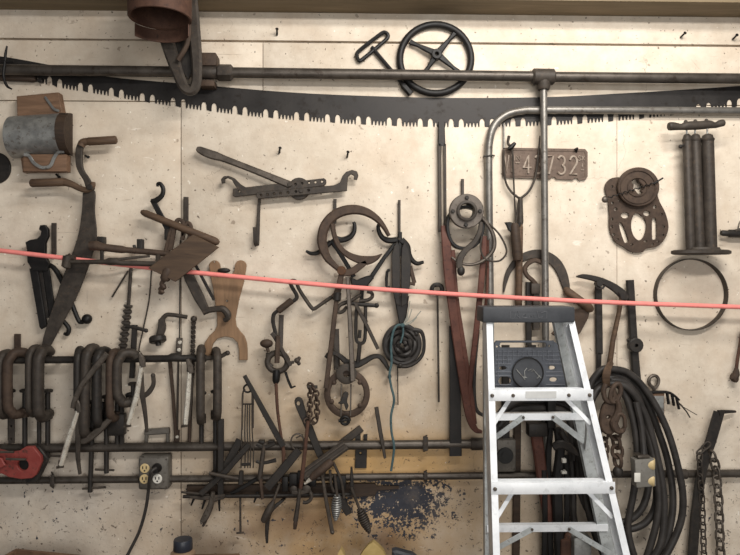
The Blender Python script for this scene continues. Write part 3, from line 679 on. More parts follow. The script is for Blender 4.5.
c_clamp('dark C-clamp half cut off by the left edge of the picture', -1, 351, 421, 9, 5, 440, 'iron')
c_clamp('brown C-clamp opening to the right, second from the left on the rail', 8, 349, 420, 9.5, 40, 462, 'rust', (-14, 12, 2), throat=.075)
c_clamp('narrow dark C-clamp seen edge-on, left one of the pair right of the thick peg', 29, 346, 419, 7, 4, 452, 'iron', None)
c_clamp('wide dark C-clamp seen edge-on, right one of the pair right of the thick peg', 38.5, 346, 424, 11, 2, 458, 'iron', (-6, 19, 2))
c_clamp('dark C-clamp hooked behind the slanting pry bar, leftmost of the middle bunch', 77.5, 347.5, 415, 7.5, -12, 440, 'dark')
c_clamp('tall brown C-clamp with a very long black screw in the middle bunch', 86.5, 345, 442, 10, 4, 492, 'iron', (-8, 16, -2), dx=-3)
c_clamp('dark C-clamp crossing under the slanting pry bar, rightmost of the middle bunch', 97, 348, 432, 9.5, 8, 473, 'dark', (-12, 8))
c_clamp('rust-red C-clamp in the middle of the rail beside the dark rounded clamp', 110, 350, 424, 8, 2, 448, 'rust')
t9 = c_clamp('dark rounded C-clamp opening to the right with its foot showing', 117.5, 349.5, 408, 9.5, 58, 398, 'iron', None, throat=.07)
c_clamp('lone dark C-clamp on the rail just right of the second chrome pliers', 200.5, 346, 427, 8.5, -10, 446, 'iron')
c_clamp('last C-clamp on the rail, next to the end bolt, under the tan yoke', 217.5, 348.5, 423, 8.5, -18, 474, 'iron', None, throat=.09, knob=True)
m = MB(.1); m.ball((131, 394, .07), (5, 2, 4)); m.bar([(126, 396, .06), (137, 392, .06)], 4, 3); m.build('foot', 'dark', t9)
# pry bar, locking pliers
m = MB(.135); m.bar([(107, 353.5), (100, 362), (82, 385), (75, 400), (72.5, 408)], [5.5, 6, 5.4, 5, 4], 3, 4, c=1); m.thing('pry_bar', 'pale worn pry bar slanting across the middle bunch of clamps', 'pry bar', 'steel')
def lock_pliers(lab, top, mid, tip, back, w=5):
    t = T('locking_pliers', lab, 'pliers', 'bright locking pliers')
    m = MB(.12); m.bar([top, mid, tip], [w*.8, w, w*.9], 5, c=1.2); m.build('handle', 'chrome', t)
    m = MB(.112); m.bar(back, [w*.9, w, w*.8, w*.5][:len(back)], 4, 3, c=1.2); m.build('lever', 'iron', t)
    m = MB(.12); m.tube([(tip[0]-.2, tip[1]-5), (tip[0]-1, tip[1]+2)], w*.42); m.tube([(tip[0]-4.5, tip[1]+2.5), (tip[0]+2.5, tip[1]+1.5)], 1.3); m.build('adjusting_screw', 'steel', t)
    m = MB(); m.tube([(top[0]+1, top[1]+2, -.004), (top[0]+1, top[1]+2, .115)], 1.2, n=7); m.build('support_pin', 'dark', t)
    m = MB(.12); m.bar([(top[0]+1.5, top[1]+1), (top[0]+.5, top[1]-6), (top[0]-2, top[1]-13)], [w, w*1.2, w*.6], 5, c=1.2); m.build('jaw', 'steel', t)
lock_pliers('bright locking pliers hanging slanted in front of the middle bunch of clamps', (78, 411), (71, 432), (61, 465), [(79, 408), (78, 440), (78, 458), (80, 474)])
lock_pliers('bright locking pliers hanging just right of the dark rounded clamp', (141.5, 366), (137, 395), (128.5, 424), [(141, 372), (142, 392), (145, 412), (147, 432)])
lock_pliers('bright narrow locking pliers hanging just left of the lone clamp', (189.5, 372), (188, 396), (185.5, 424), [(189, 360), (190, 385), (190, 400), (189, 420)])
m = MB(.1); m.bar([(142, 398), (149, 392), (153.5, 384), (153, 375)], [4, 5, 4, 4], 3, 4); m.ball((153, 375.5), 2.4, 8); m.thing('hook_lever', 'short curved dark lever beside the pliers in the middle of the rail', 'lever', 'iron')
m = MB(.1); m.bar([(112, 417), (98, 431), (86, 440), (80, 441)], [5, 7, 7, 5], 3, 4, c=1); m.thing('slip_handle', 'worn curved handle crossing low in front of the middle clamp screws', 'handle', 'steel')
m = MB(.07); m.pbox(91, 403, 103, 413, .05, .08, 2); m.pbox(95, 408, 102, 420, .05, .075, 1); m.thing('clamp_pad', 'black swivel block between the clamps above the low pipe', 'block', 'black')
m = MB(.04); m.pbox(107, 414, 124, 436, .02, .055, 1.5); m.bar([(122, 400), (122, 446)], 4, 4); m.thing('iron_block', 'dark rusty iron block behind the rust-red clamp', 'block', 'dark')
t = T('wall_clip', 'small grey hanging clip with a hole below the brown clamp at left', 'clip')
m = MB(.05); m.plate([(9, 418), (14.5, 418), (14.5, 443), (8.5, 444)], 2, [ell(11.5, 439, 1, n=8), ell(11.5, 426, 1.2, n=8)], .3); m.build('strip', 'iron', t)
# red pipe cutter
t = T('red_cutter', 'chipped red-painted iron tool with a round hole on the low pipe, far left', 'tool')
m = MB(.1); m.plate([(-6, 448), (10, 452), (20, 450.5), (27, 446), (34, 446), (38, 451), (42, 456), (42.5, 461), (37.5, 474), (33, 477.5), (22, 478.5), (10, 476.5), (3, 473), (-6, 474)], 5, [ell(24, 464.5, 5.6, n=20)], .6); m.build('body', 'redpaint', t)
m = MB(.095); m.disc(24, 464.5, 7, .085, .095, 20); m.build('socket', 'black', t)
m = MB(.075); m.plate([(28, 446), (40, 446), (49, 458), (47, 464), (38, 482), (26, 483)], 5, bevel=1); m.build('back_plate', 'dark', t)
m = MB(.125); m.plate([(-8, 456), (2, 458), (6, 465), (2, 468), (-8, 466)], 3, bevel=.8); m.build('jaw', 'redpaint', t)
m = MB(.13); m.tube([(6, 459), (26, 459.5)], 1.2); m.tube([(-4, 452), (14, 452)], 1.2); m.build('tommy_bar', 'steel', t)
# galvanised bracket above outlet
m = MB(.016); m.bar([(146, 446), (147, 431)], 3, 4); m.bar([(145, 432), (169.5, 430.5)], 6, 5, c=1); m.bar([(168, 431), (168, 446)], 3, 4); m.thing('strap_bracket', 'grey rectangular strap bracket just above the outlet box', 'bracket', 'boxgrey')
# outlet box
t = T('outlet_box', 'grey four-socket outlet box on the lowest pipe, black plug in it', 'outlet')
m = MB(.03); m.pbox(138, 456.5, 168.5, 490, .004, .062, 2.2); m.build('box', 'boxgrey', t)
m = MB(.07); m.pbox(139.5, 458, 167, 488.5, .062, .067, .9); m.build('cover_plate', 'boxgrey', t)
for x, y, mt in ((144.5, 468.5, 'ivory'), (144.2, 479.3, 'ivory'), (157.2, 479, 'white'), (157, 468, 'slot')):
    m = MB(.066); m.disc(x, y, 4.7, .066, .0705, 20); o = m.build('socket', mt, t)
    if mt != 'slot':
        m = MB(.071); m.pbox(x-2.3, y-2.2, x-1.3, y+.6, .0705, .0712, 0); m.pbox(x+1.2, y-2.2, x+2.2, y+.6, .0705, .0712, 0); m.disc(x, y+2.3, .9, .0705, .0712, 8); m.build('slots', 'slot', o)
m = MB(.07)
for x, y in ((140.8, 459.5), (166, 459.5), (140.8, 487), (166, 487), (150.8, 473.6)): m.disc(x, y, .9, .067, .0685, 8)
m.build('screw', 'steel', t)
t = T('power_cord', 'black power cord with a plug running down from the outlet box', 'cord')
YB = lambda d, e=0: 277.5-(ZBENCH+e-CAM_H)/S(d)
m = MB(.09); c = P(157, 468, .0708); m.lathe(c, (0, -1, 0), [(0, 0), (0, 4.6*S()), (.014, 4.6*S()), (.03, 3.2*S()), (.03, 0)], 14); m.build('plug', 'black', t)
m = MB(.1); m.tube([(156, 468, .098), (152, 471, .11), (149.5, 478, .105), (148.5, 490, .09), (145.5, 510, .08), (139, 532, .08), (129, 552, .09), (124, 562, .1), (121, YB(.11, .008), .11), (112, YB(.2, .008), .2)], 1.6, 6); m.build('cable', 'rubber', t)
# ================================================================ CENTRE
t = T('wire_stretcher', 'holed iron stretcher bar with two end hooks and a long tapered lever', 'stretcher')
m = MB(.035); m.bar([(197, 148.5), (200, 150), (208, 153.5), (216, 156), (226, 159.5), (257, 171.5), (290, 185)], [4, 7, 8.5, 8.4, 6.6, 6.4, 7.5], 4, 3, c=1.2); m.build('lever', 'steel', t)
hk = lambda pts: pts
m = MB(.03); m.plate([(233.2, 189), (237, 188.5), (232, 180), (227.5, 178), (225, 179.5), (225.2, 183), (222, 183.5), (221.2, 179.5), (224, 176.5), (229, 176), (235, 178.5), (241, 184.5), (246, 187.5), (324, 178.4), (326.2, 180), (326.2, 184), (324, 186), (235, 197.2), (233.2, 196)],
  4, [ell(x, y, 1.2, n=8) for x, y in ((239.5, 191.5), (285.5, 185.6), (295.5, 184.5), (302, 183.7), (309, 183), (315.5, 182.3), (322, 181.7))], .5); m.build('upper_bar', 'iron', t)
m = MB(.038); m.plate([(256.4, 193.6), (258, 192), (334, 185.4), (340, 182.5), (342.5, 176), (346, 172), (352, 170), (357, 171.5), (358.4, 175.5), (357, 180), (353.6, 179.5), (354, 175.8), (351, 174.4), (348, 177), (347.4, 183.5), (347, 191), (259, 199), (256.4, 197)],
  3, [ell(x, y, 1.2, n=8) for x, y in ((261, 195.4), (267.5, 194.7), (274, 194), (280.5, 193.4), (288, 192.6), (296, 191.8), (308.5, 190.4))], .5); m.build('lower_bar', 'iron', t)
m = MB(.03); m.disc(299, 188.5, 11, .012, .029, 20); m.disc(301, 190.5, 2.4, .03, .048, 12); m.disc(289.5, 184.5, 2.4, .03, .046, 12); m.build('pivot', 'iron', t)
m = MB(.02); m.bar([(259.5, 198, .014), (258.6, 215, .016), (257.4, 240, .02), (256.5, 244.5, .025), (255.4, 240, .035), (254.3, 227, .04)], [2.6, 3, 4.2, 5, 4, 3], 2, 3, c=.6); m.thing('wall_hook', 'empty upturned iron hook hanging below the holed stretcher', 'hook', 'iron', None)

# tongs
t = T('log_tongs', 'big curved rusty log tongs, a round arc over a smaller claw', 'tongs')
m = MB(.06); m.bar([(341, 271), (334, 265), (327.5, 258), (323.3, 248), (322, 238), (324.5, 227), (331.5, 217.5), (342, 211.5), (354, 209.6), (366, 212), (376.5, 218.5), (383.5, 226.5), (389, 236)], [5, 6, 7.6, 9.4, 9.8, 10, 10, 10, 9.6, 8.4, 6.6, 5, 3.6], 5, 5, c=1.6); m.build('arm', 'rust', t)
m = MB(.066); m.bar([(332.5, 224), (334, 234), (338.5, 245.5), (346, 253.5), (356, 258.5), (366, 260.5), (375, 258.5), (382, 254)], [5, 5, 5.4, 6, 7.6, 9, 6, 1], 4, 5, c=1.2); m.build('claw', 'rust', t)
m = MB(.066); m.bar([(343, 273), (352, 271.5), (360, 266), (366, 262)], [7, 7, 7, 5], 4, 3); m.build('claw_bracket', 'rust', t)
m = MB(.072); m.disc(341.5, 270.5, 4.6, .055, .082, 14); m.build('pivot_bolt', 'brightrust', t)
m = MB(.066); m.bar([(341.5, 272), (340, 282), (337, 293), (333, 297)], [5, 6, 6.6, 5], 4, 3, c=1); m.build('link_strap', 'rust', t)
m = MB(.05); m.tube([(340, 294), (332, 297), (320, 305), (314.5, 308.6), (311.5, 307.5), (304, 297), (298.5, 288), (297, 283), (294.5, 280.5), (291, 281), (290.5, 285), (293, 289.5)], [2, 2, 1.9, 2, 2, 1.9, 1.9, 1.8, 1.7, 1.7, 1.5, 1.3], 4); m.thing('bent_rod', 'V-bent iron rod between the hand brace and the big tongs', 'rod', 'iron')
t = T('long_strap', 'long brown iron bar slanting from below the tongs down to the ring tool', 'bar')
m = MB(.075); m.bar([(337, 295), (333, 330), (326, 388)], [4.6, 5, 5], 3); m.build('bar', 'rust', t)
m = MB(.075); m.tube([(337.5, 292), (337.5, 293), (336.8, 300), (336.6, 301)], [3, 4, 4, 3], n=10); m.build('collar', 'dark', t)
m = MB(.085); m.bar([(347.5, 277), (350, 320), (352.8, 381)], [4, 4.6, 5.2], 2.6); m.thing('flat_bar', 'thin grey flat bar hanging upright in front of the ring tool hub', 'bar', 'steel')
# black hooked clamp (spreader)
t = T('hooked_spreader', 'black two-plate spreader with curled hooks and two angled struts', 'spreader')
m = MB(.03); m.bar([(398, 240), (389, 240.5), (382.5, 237.5), (378.8, 231), (378.3, 225.5), (380.5, 222.5)], [6, 6, 5, 4.2, 3.4, 2.4], 5, 4, c=1.6); m.build('hook', 'black', t)
m = MB(.03); m.bar([(401, 240), (407, 246), (409, 254), (412, 260), (417, 263.5), (423.5, 262)], [7, 6, 5, 4.6, 4.2, 3], 5, 4, c=1.6); m.build('hook', 'black', t)
m = MB(.045); m.plate([(397, 241), (399.6, 246), (400, 262), (400, 306), (396, 304), (392, 288), (391.5, 256), (394, 246)], 3, bevel=.5); m.build('side_plate', 'dark', t)
m = MB(.045); m.plate([(401, 262), (401.6, 248), (404, 242), (408, 248), (411, 262), (410, 284), (406.5, 304), (401, 307)], 3, bevel=.5); m.build('side_plate', 'dark', t)
m = MB(.03); m.bar([(400, 232), (400, 256)], 4, 3); m.build('stem', 'black', t)
m = MB(.04); m.tube([(390, 270), (387, 272), (386.5, 286), (390, 287)], 1.5, 2); m.build('side_loop', 'black', t)
m = MB(.04); m.bar([(410, 266), (414.5, 283)], 4, 3); m.bar([(409, 283), (415, 284.5)], 3, 3); m.build('side_tab', 'rust', t)
m = MB(.032); m.bar([(395, 244), (384, 258), (370, 279)], [4, 4, 4.4], 3); m.build('strut', 'black', t)
t = T('hame_hook', 'black hook and strut behind the left side of the big curved tongs', 'hook')
m = MB(.03); m.tube([(334, 238.5), (342, 240), (350, 237), (354, 231.5), (354.6, 225), (353.4, 222)], [3.4, 3, 2.8, 2.4, 2, 1.4], 4); m.build('hook', 'black', t)
m = MB(.03); m.tube([(306, 251), (311, 253.5), (317, 253), (323, 249), (331, 242)], [1.3, 2, 2.2, 2.4, 2.8], 4); m.build('hook', 'black', t)
m = MB(.028); m.bar([(331, 240), (338, 250), (346, 263), (354, 277)], [5, 4.6, 4.2, 4.4], 3); m.build('strut', 'black', t)
t = T('black_turnbuckle', 'black forked turnbuckle with a tee handle below the tongs and spreader', 'turnbuckle')
m = MB(.045); m.plate([(350, 277), (357, 280), (361, 278), (366, 276), (372, 275), (374, 278), (369, 284), (367, 289), (355, 289), (351, 284)], 6, bevel=1.2); m.build('head', 'black', t)
m = MB(.05); m.tube([(357, 304.5), (356, 318), (356, 338), (359, 343), (362.5, 343), (365, 338), (365.5, 318), (365.5, 303)], [1.8]*8, 3); m.build('fork', 'dark', t)
m = MB(.05); m.tube([(359.5, 338), (360, 330)], 1.8); m.tube([(359.8, 342), (359, 352), (358, 362)], 2.2); m.build('stem', 'dark', t)
m = MB(.055); m.tube([(351, 303.5), (362, 304.5), (375, 305.5)], [1.8, 2.2, 2]); m.ball((376.5, 305.5), 2.6, 8); m.build('tee_handle', 'dark', t)
m = MB(.05); m.tube([(362, 289), (361.5, 304)], 2); m.build('shank', 'black', t)
m = MB(.06); m.tube([(361, 294.5), (352, 300), (341, 304.5), (337.5, 309), (339, 312.3), (343.5, 311), (347, 306.5)], [1.7, 1.9, 2, 2, 2, 1.9, 1.7], 4); m.tube([(367, 291.5), (371.5, 293), (372, 297), (367.5, 300), (359, 301)], 1.9, 4); m.thing('hairpin_loop', 'bent wire loop wrapped round the upright grey bar under the tongs', 'loop', 'iron')
m = MB(.062); m.bar([(355, 303), (366, 324), (378, 349)], [3.6, 3.8, 3.6], 2.4); m.thing('slant_rod', 'thin flat rod slanting down to the coiled wire from the tee handle', 'rod', 'iron')
m = MB(.036); m.bar([(325.5, 357.5), (329, 354), (335, 353.5), (341, 357), (347, 362), (356, 364.5), (364, 361.5), (372, 357), (379, 356.5), (384, 361), (389, 370)], [3, 4.4, 4.6, 5, 6, 7, 6, 5, 4.6, 5, 3], 5, 4, c=1.2); m.thing('curved_spreader', 'wavy dark iron crossbar like a bow behind the ring tool', 'bar', 'dark')
# ring tool
t = T('ring_tool', 'rusty iron ring with a notched hub and small eye at its base', 'ring')
m = MB(.05); c = P(347, 394, .058); sc = S(.058); m.lathe(c, (0, 1, 0), [(0, 18*sc), (0, 22*sc), (.003, 23*sc), (.018, 23*sc), (.018, 16.8*sc), (.003, 16.8*sc), (0, 18*sc)], 40, squash=1.06); m.build('ring', 'rust', t)
m = MB(.058)
for a in (205, 320, 40, 140): m.ball((347+17*math.cos(math.radians(a)), 394-18*math.sin(math.radians(a)), .056), (2.6, 2.6, 2), 8)
m.build('lug', 'rust', t)
m = MB(.07); m.lathe(P(346.5, 374, .076), (0, 1, 0), [(0, 3.5*sc), (0, 9*sc), (.002, 10.2*sc), (.014, 10.2*sc), (.014, 3.5*sc), (0, 3.5*sc)], 28); m.build('hub', 'iron', t)
m = MB(.06); m.tube([(341.4, 384), (341, 417)], .8, n=6); m.tube([(351, 384), (350.4, 416)], .8, n=6); m.build('wire', 'steel', t)
m = MB(.07); m.plate(spl([(338, 403), (341, 400), (343, 393.5), (346, 391.5), (348.5, 394), (347, 401), (348.5, 406), (346, 410), (344, 404), (341.5, 404)], 3, True), 2.5, bevel=.5); m.build('latch', 'dark', t)
m = MB(.075); m.tube(ell(345, 420.5, 3.8, n=16), 1.7, n=8, closed=True); m.tube([(338.5, 421), (351, 419.5)], 1.5); m.build('eye', 'black', t)
# coil of wire and cord
t = T('wire_coil', 'black spiral coil of wire with a handle loop on its right', 'coil')
m = MB(.04); pts = []
for i in range(150): a = i*.27; r = 3+15.3*i/149; pts.append((402.5+r*math.cos(a), 345-r*1.05*math.sin(a), .03+.012*math.sin(i*.7)+.014*(1-i/149)))
m.tube(pts, 2.1, n=7); m.tube(ell(402, 344.5, 17.4, 19, 28), 2.6, closed=True); m.build('strands', 'rubber', t)
m = MB(.045); m.tube([(413, 330), (418, 330.5), (422, 333), (424, 342), (423, 353), (417.5, 361), (408, 366), (397, 366)], [2.4, 2.4, 2, 1.8, 1.8, 1.9, 2, 1.8], 5); m.ball((416, 334), 2.8, 8); m.ball((400, 365.5), 3, 8); m.build('handle_loop', 'dark', t)
m = MB(.04); m.bar([(401.5, 296), (402, 310), (402, 326)], [15, 11, 5], 4, 3, c=1); m.build('neck_strap', 'bleather', t)
t = T('blue_cord', 'faded blue cord tied at the coil and trailing down past the low pipes', 'cord')
m = MB(.075); m.tube([(403, 326), (398, 325), (393.5, 331), (391, 345), (391.5, 362), (389.5, 374), (391, 386), (394, 400), (391, 416), (391.5, 432), (394, 446), (393, 458), (391, 471)], 1.25, 6, n=7); m.tube([(403, 326), (403, 334), (400.5, 343)], 1.0, 3); m.ball((402.5, 325.5), 2.4, 8); m.build('strand', 'cord', t)
m = MB(.07)
for e in ((412, 309), (417, 317), (410, 301), (408, 313), (421, 311)): m.tube([(403, 325), ((403+e[0])/2+1, (325+e[1])/2+2), e], .5, 3, n=5)
m.build('frayed_end', 'straw', t)
m = MB(.02); m.tube([(397.6, 365, -.003), (397.6, 366), (398, 405)], .6, n=6); m.thing('thin_wire', 'fine straight wire hanging from the bottom of the black coil', 'wire', 'iron')
m = MB(.03); m.tube([(389.6, 376, .01), (389.5, 377, .04)], 2, n=8); m.thing('wall_nail', 'small nail head beside the blue cord below the black coil', 'nail', 'dark')
# dipper rod
t = T('eyed_rod', 'thin straight rod with a round eye hanging left of the red belts', 'rod')
m = MB(.03); m.tube(ell(437, 289, 5.2, 4.4, 20), 2.2, closed=True); m.build('eye', 'dark', t)
m = MB(.03); m.tube([(437.5, 292), (438.2, 350), (438.8, 402)], 1.1, n=7); m.build('stem', 'iron', t)
m = MB(); m.tube([(437, 285, -.004), (437, 285, .045)], 1.1, n=7); m.build('support_pin', 'dark', t)
# hand brace
t = T('hand_brace', 'old cranked hand brace with wooden grips hanging mid-wall', 'brace')
m = MB(.055); m.tube([(290, 283), (293, 289), (296.5, 295), (296, 299), (291, 302.5)], [1.8, 1.9, 2, 2, 1.8], 4); m.tube([(279, 310), (274, 314), (273, 321), (275, 331), (278, 345)], [1.8, 2, 2, 2, 2], 4); m.build('crank', 'dark', t)
m = MB(.055); m.rodball((292.5, 300), (277.5, 311.5), 3.4); m.build('grip', 'dwood', t)
m = MB(.06); m.ball((266.5, 343.5), (6.6, 4.4, 4.4)); m.tube([(266.5, 346), (268.5, 352)], [1.6, 1.8]); m.build('knob', 'dwood', t)
m = MB(.05); m.tube(ell(277.5, 362, 10, 9.4, 24), 3, n=10, closed=True); m.tube([(268, 353), (268, 362), (272, 367)], 2.2, 3); m.build('frame_ring', 'iron', t)
m = MB(.07); m.bar([(277.8, 336), (277, 363)], [4.4, 5], 4, c=1.2); m.build('spindle', 'rust', t)
m = MB(.06); m.bar([(271.5, 333), (275, 337), (283, 352), (290.5, 366)], [4, 4.4, 4, 4], 3, 3); m.build('side_arm', 'iron', t)
m = MB(.055); m.tube([(289, 363), (294, 362)], 1.6); m.ball((297, 360.5), 3, 8); m.ball((298.8, 363.5), 2, 8); m.ball((299, 358.3), 2, 8); m.build('thumb_screw', 'iron', t)
m = MB(.06); m.tube([(276.5, 370), (276.5, 374), (276, 381), (275.5, 384)], [3, 4, 3.6, 2], n=12); m.build('chuck', 'black', t)
m = MB(.04); m.bar([(285.5, 372), (288, 380), (291.5, 388)], 2.6, 2); m.bar([(291, 388), (295.5, 386)], 1.6, 2); m.build('catch', 'black', t)
m = MB(.064); m.tube([(276, 383), (277.5, 410), (281, 436), (283.5, 452), (283, 470), (281, 482)], [1.7, 1.6, 1.5, 1.9, 1.9, 1.4], 3); m.build('bit', 'rustred', t)
# ---------------------------------------------------------------- low cluster
t = T('tool_rack', 'long low rusty rack strip with a front rod holding the bottom row of tools', 'rack')
m = MB(.03); m.plate([(187, 485), (282, 484), (375, 483), (377, 486), (399, 486), (399, 488.5), (377, 490.5), (375, 496), (282, 498), (187, 497.5)], 3, d=.012, bevel=.4); m.build('back_strip', 'dwood', t)
m = MB(.07); m.tube([(183, 496.6), (270, 495.6), (352, 494)], 1.7, n=8); m.build('front_rod', 'dark', t)
m = MB(.05)
for x in (192, 245, 300, 348): m.bar([(x, 496, .012), (x, 496, .07)], 3, 2)
m.build('standoff', 'dark', t)
m = MB(.07); m.tube([(181, 492), (195, 493.5), (209, 495)], [1, 1.6, 1.2]); m.thing('rack_pin', 'short pointed pin sticking out at the left end of the low tool rack', 'pin', 'iron')
def strip(pts, w, tk, lab, mat='dark', d=.07, name='flat_bar', cat='bar', k=0):
    m = MB(d); m.bar(pts, w, tk, k); return m.thing(name, lab, cat, mat)
strip([(221, 419), (220.6, 498)], 6, 3, 'upright dark flat bar hanging below the last rail clamp', 'dark', .08)
strip([(240, 440), (224, 470), (221, 478)], 8, 2.4, 'wide short dark bar leaning over the upper low pipe, left of the wire skewers', 'dark', .064)
strip([(249, 444.5), (226, 471), (201, 494)], 6, 2.4, 'long dark bar crossing in front of the upright flat bar in the low cluster', 'dark', .095)
strip([(257, 479), (231, 494)], 4, 2, 'short black bar slanting across the rack strip under the wire skewers', 'black', .052)
strip([(299, 450), (284, 468), (267, 488)], [8, 9, 9], 2.4, 'broad dark blade-like bar slanting left of the rusty chain rod', 'dark', .088)
strip([(361.5, 428), (338, 446)], 7.5, 2, 'upper grey bar end sticking out from behind the pipe beside the forked plate', 'iron', .008)
t = T('grooved_bar', 'grooved grey steel bar slanting in front of the low pipes right of the chain', 'bar')
m = MB(.095); m.bar([(345.5, 445), (303, 476)], 11, 2.6); m.build('body', 'iron', t)
m = MB(.102); m.bar([(344, 443), (304, 472)], 2.2, 2.2); m.bar([(347, 447.5), (307, 477)], 2.2, 2.2); m.build('rib', 'steel', t)
strip([(244.5, 375.5), (262, 408), (283, 446)], [3.6, 5, 6], 4, 'straight dark pry rod leaning over the wire skewers', 'dark', .07, 'pry_rod', 'rod')
t = T('hammer_rod', 'small light rod-handled hammer lying across the low cluster at left', 'hammer')
m = MB(.11); m.tube([(209, 473), (225, 476.5), (240, 479)], [1.6, 2, 1.7]); m.build('handle', 'iron', t)
m = MB(.11); m.bar([(241.5, 471), (240.8, 484)], [4, 5], 5, c=1); m.build('head', 'dark', t)
m = MB(); m.tube([(232, 478.2, -.004), (232, 478.2, .11)], 1.1, n=7); m.build('support_pin', 'dark', t)
t = T('winged_driver', 'upright rod tool with two pairs of wings over the low pipes', 'driver')
m = MB(.075); m.tube([(264, 445), (262, 461), (259.5, 479)], [2, 2.4, 2.6], n=10); m.build('barrel', 'iron', t)
m = MB(.075); m.bar([(256.5, 444), (264, 447), (275, 443.5)], [3, 4, 3], 3, 3); m.bar([(256, 461), (263, 463), (276, 460)], [3, 3, 4], 3, 3); m.build('wing', 'dark', t)
m = MB(.078); m.bar([(260.5, 479), (262.5, 499)], [3.6, 3], 3); m.build('tip', 'rust', t)
t = T('wire_skewers', 'bundle of thin parallel wires on a ring, hanging mid-left', 'skewers')
m = MB(.07); m.tube(ell(247.6, 388.5, 3.8, n=16), 1.0, n=8, closed=True); m.build('ring', 'black', t)
for i, (a, b) in enumerate(((243.2, 240.5), (245.5, 244.3), (247.6, 247.2), (249.8, 249.6), (252, 252.6))):
    m = MB(.072); m.tube([(a, 404 if 0 < i < 4 else 391), ((a+b)/2-.2, 430), (b+1, 450), (b+.5, 468)], .65, 3, n=6); m.build('wire', 'iron', t)
m = MB(.072); m.tube([(245, 389), (242.6, 394), (242.3, 410), (242, 430)], .8, 3); m.tube([(250.5, 389), (253, 394), (253.2, 410), (253, 428)], .8, 3); m.build('side_wire', 'iron', t)
m = MB(.075); m.bar([(243, 404), (252.5, 404)], 1.5, 1.5); m.bar([(242, 464.5), (251, 464)], 3, 2); m.build('band', 'dark', t)
m = MB(.06); m.tube([(240.3, 496, -.004), (240.3, 496, .05), (240.3, 498), (240.5, 532)], 1.1); m.tube([(236.5, 533), (244, 532.5)], 1); m.thing('iron_spike', 'thin upright spike pointing down below the left half of the rack', 'spike', 'iron')
t = T('screwdriver', 'grey-handled screwdriver hanging tip-up below the rack, left of the wing tool', 'screwdriver')
m = MB(.09); m.tube([(280, 483), (273, 502)], 1.3); m.build('shaft', 'steel', t)
m = MB(); m.tube([(278, 489, -.004), (278, 489, 0.09)], 1.1, n=7); m.build('support_pin', 'dark', t)
m = MB(.09); m.tube([(273.5, 501), (271, 506), (266, 516), (263.5, 521), (263, 522)], [1.6, 3.6, 3.8, 3.2, 2], n=10); m.build('handle', 'iron', t)
strip([(284, 499, -.003), (283, 500, .05), (270, 512), (267, 528), (267, 543)], [3, 3, 4.5, 4, 2.4], 2, 'curved dark file hanging behind the grey-handled screwdriver', 'dark', .06, 'curved_file', 'file', 4)
t = T('hand_pliers', 'worn grey pliers hanging from the left half of the low rack', 'pliers')
m = MB(.09); m.bar([(213, 492), (211, 504), (206, 516), (202, 522)], [4, 6, 7, 5], 4, 4, c=1.2); m.build('handle', 'steel', t)
m = MB(.085); m.bar([(224, 497), (214, 500), (208, 509), (206, 520), (203, 526)], [3.4, 4, 3, 3, 2.4], 3, 4); m.build('handle', 'iron', t)
m = MB(.085); m.bar([(190, 497), (206, 498), (225, 495.5)], [2, 4, 3], 3, 3); m.build('jaw', 'iron', t)
m = MB(); m.tube([(209, 497.5, -.004), (209, 497.5, 0.085)], 1.1, n=7); m.build('support_pin', 'dark', t)
for i, (a, b, c_, e) in enumerate(((196, 499, 191, 505.5), (206, 502, 202, 509), (219, 501, 219.5, 511), (258, 497, 254, 502.5))):
    m = MB(.062); m.bar([(a, b-5), (c_, e)], [3, 1.6], 1.6); m.tube([(a, b-4, -.004), (a, b-4, .063)], 1, n=7); m.thing('punch', ('leftmost dark punch tip under the rack left of the grey pliers', 'small dark punch tip beside the handles of the grey pliers', 'small dark punch tip right of the grey pliers', 'small dark punch tip right of the long thin spike')[i], 'punch', 'black')
m = MB(.066); m.tube(ell(297.5, 442, 6.6, 8.2, 24), .9, n=7, closed=True); m.tube([(296, 438), (303, 434.5)], .7); m.thing('wire_ring', 'thin wire ring looped in front of the upper low pipe', 'ring', 'steel')
t = T('box_wrench', 'dark wrench with a hole in its rounded end leaning right of the brace bit', 'wrench')
m = MB(.064); m.plate(spl([(294.5, 402), (296, 397.8), (299.5, 397), (302.6, 399.5), (305.5, 410), (310.5, 421), (318, 440), (325, 460), (319.5, 461), (310, 440), (302.5, 422), (297, 410)], 3, True), 3, [ell(298.4, 403.4, 1.7, 2.2, 12)], .7); m.build('body', 'dark', t)
t = T('chain_rod', 'rusty rod with a short doubled chain hanging from its top', 'chain')
chain(t, [(310, 386, .08), (310.5, 398, .08), (309, 421, .085)], 4.6, 2.7, 1.0, MT['rust'], .08)
chain(t, [(311, 386, .084), (316, 392, .084), (317, 405, .084), (317, 417, .084), (313, 423, .084), (307, 421, .084)], 4.6, 2.7, 1.0, MT['rust'], .084)
m = MB(.08); m.bar([(307.5, 386.5), (317.5, 387)], 3.4, 3); m.build('top_pin', 'iron', t)
m = MB(.105); m.tube([(308, 421), (306, 440), (303, 468), (300.5, 489)], [1.8, 1.9, 2.2, 2], n=9); m.build('rod', 'rustred', t)
t = T('steel_chisel', 'rusty thick chisel with a pale steel point under the grooved bar', 'chisel')
m = MB(.11); m.tube([(332, 461), (330, 463), (315, 475), (311, 479)], [3, 4.2, 4, 2.8], n=12); m.build('body', 'rust', t)
m = MB(.11); m.tube([(311.5, 478.5), (304.5, 484)], [2.6, 1], n=10); m.build('point', 'chrome', t)
t = T('wing_screw', 'wing-headed iron handle hanging at the middle of the low rack', 'screw')
m = MB(.115); m.bar([(300, 489), (297.5, 508), (295.5, 521)], [3.6, 4.4, 5], 4, c=1.3); m.build('handle', 'iron', t)
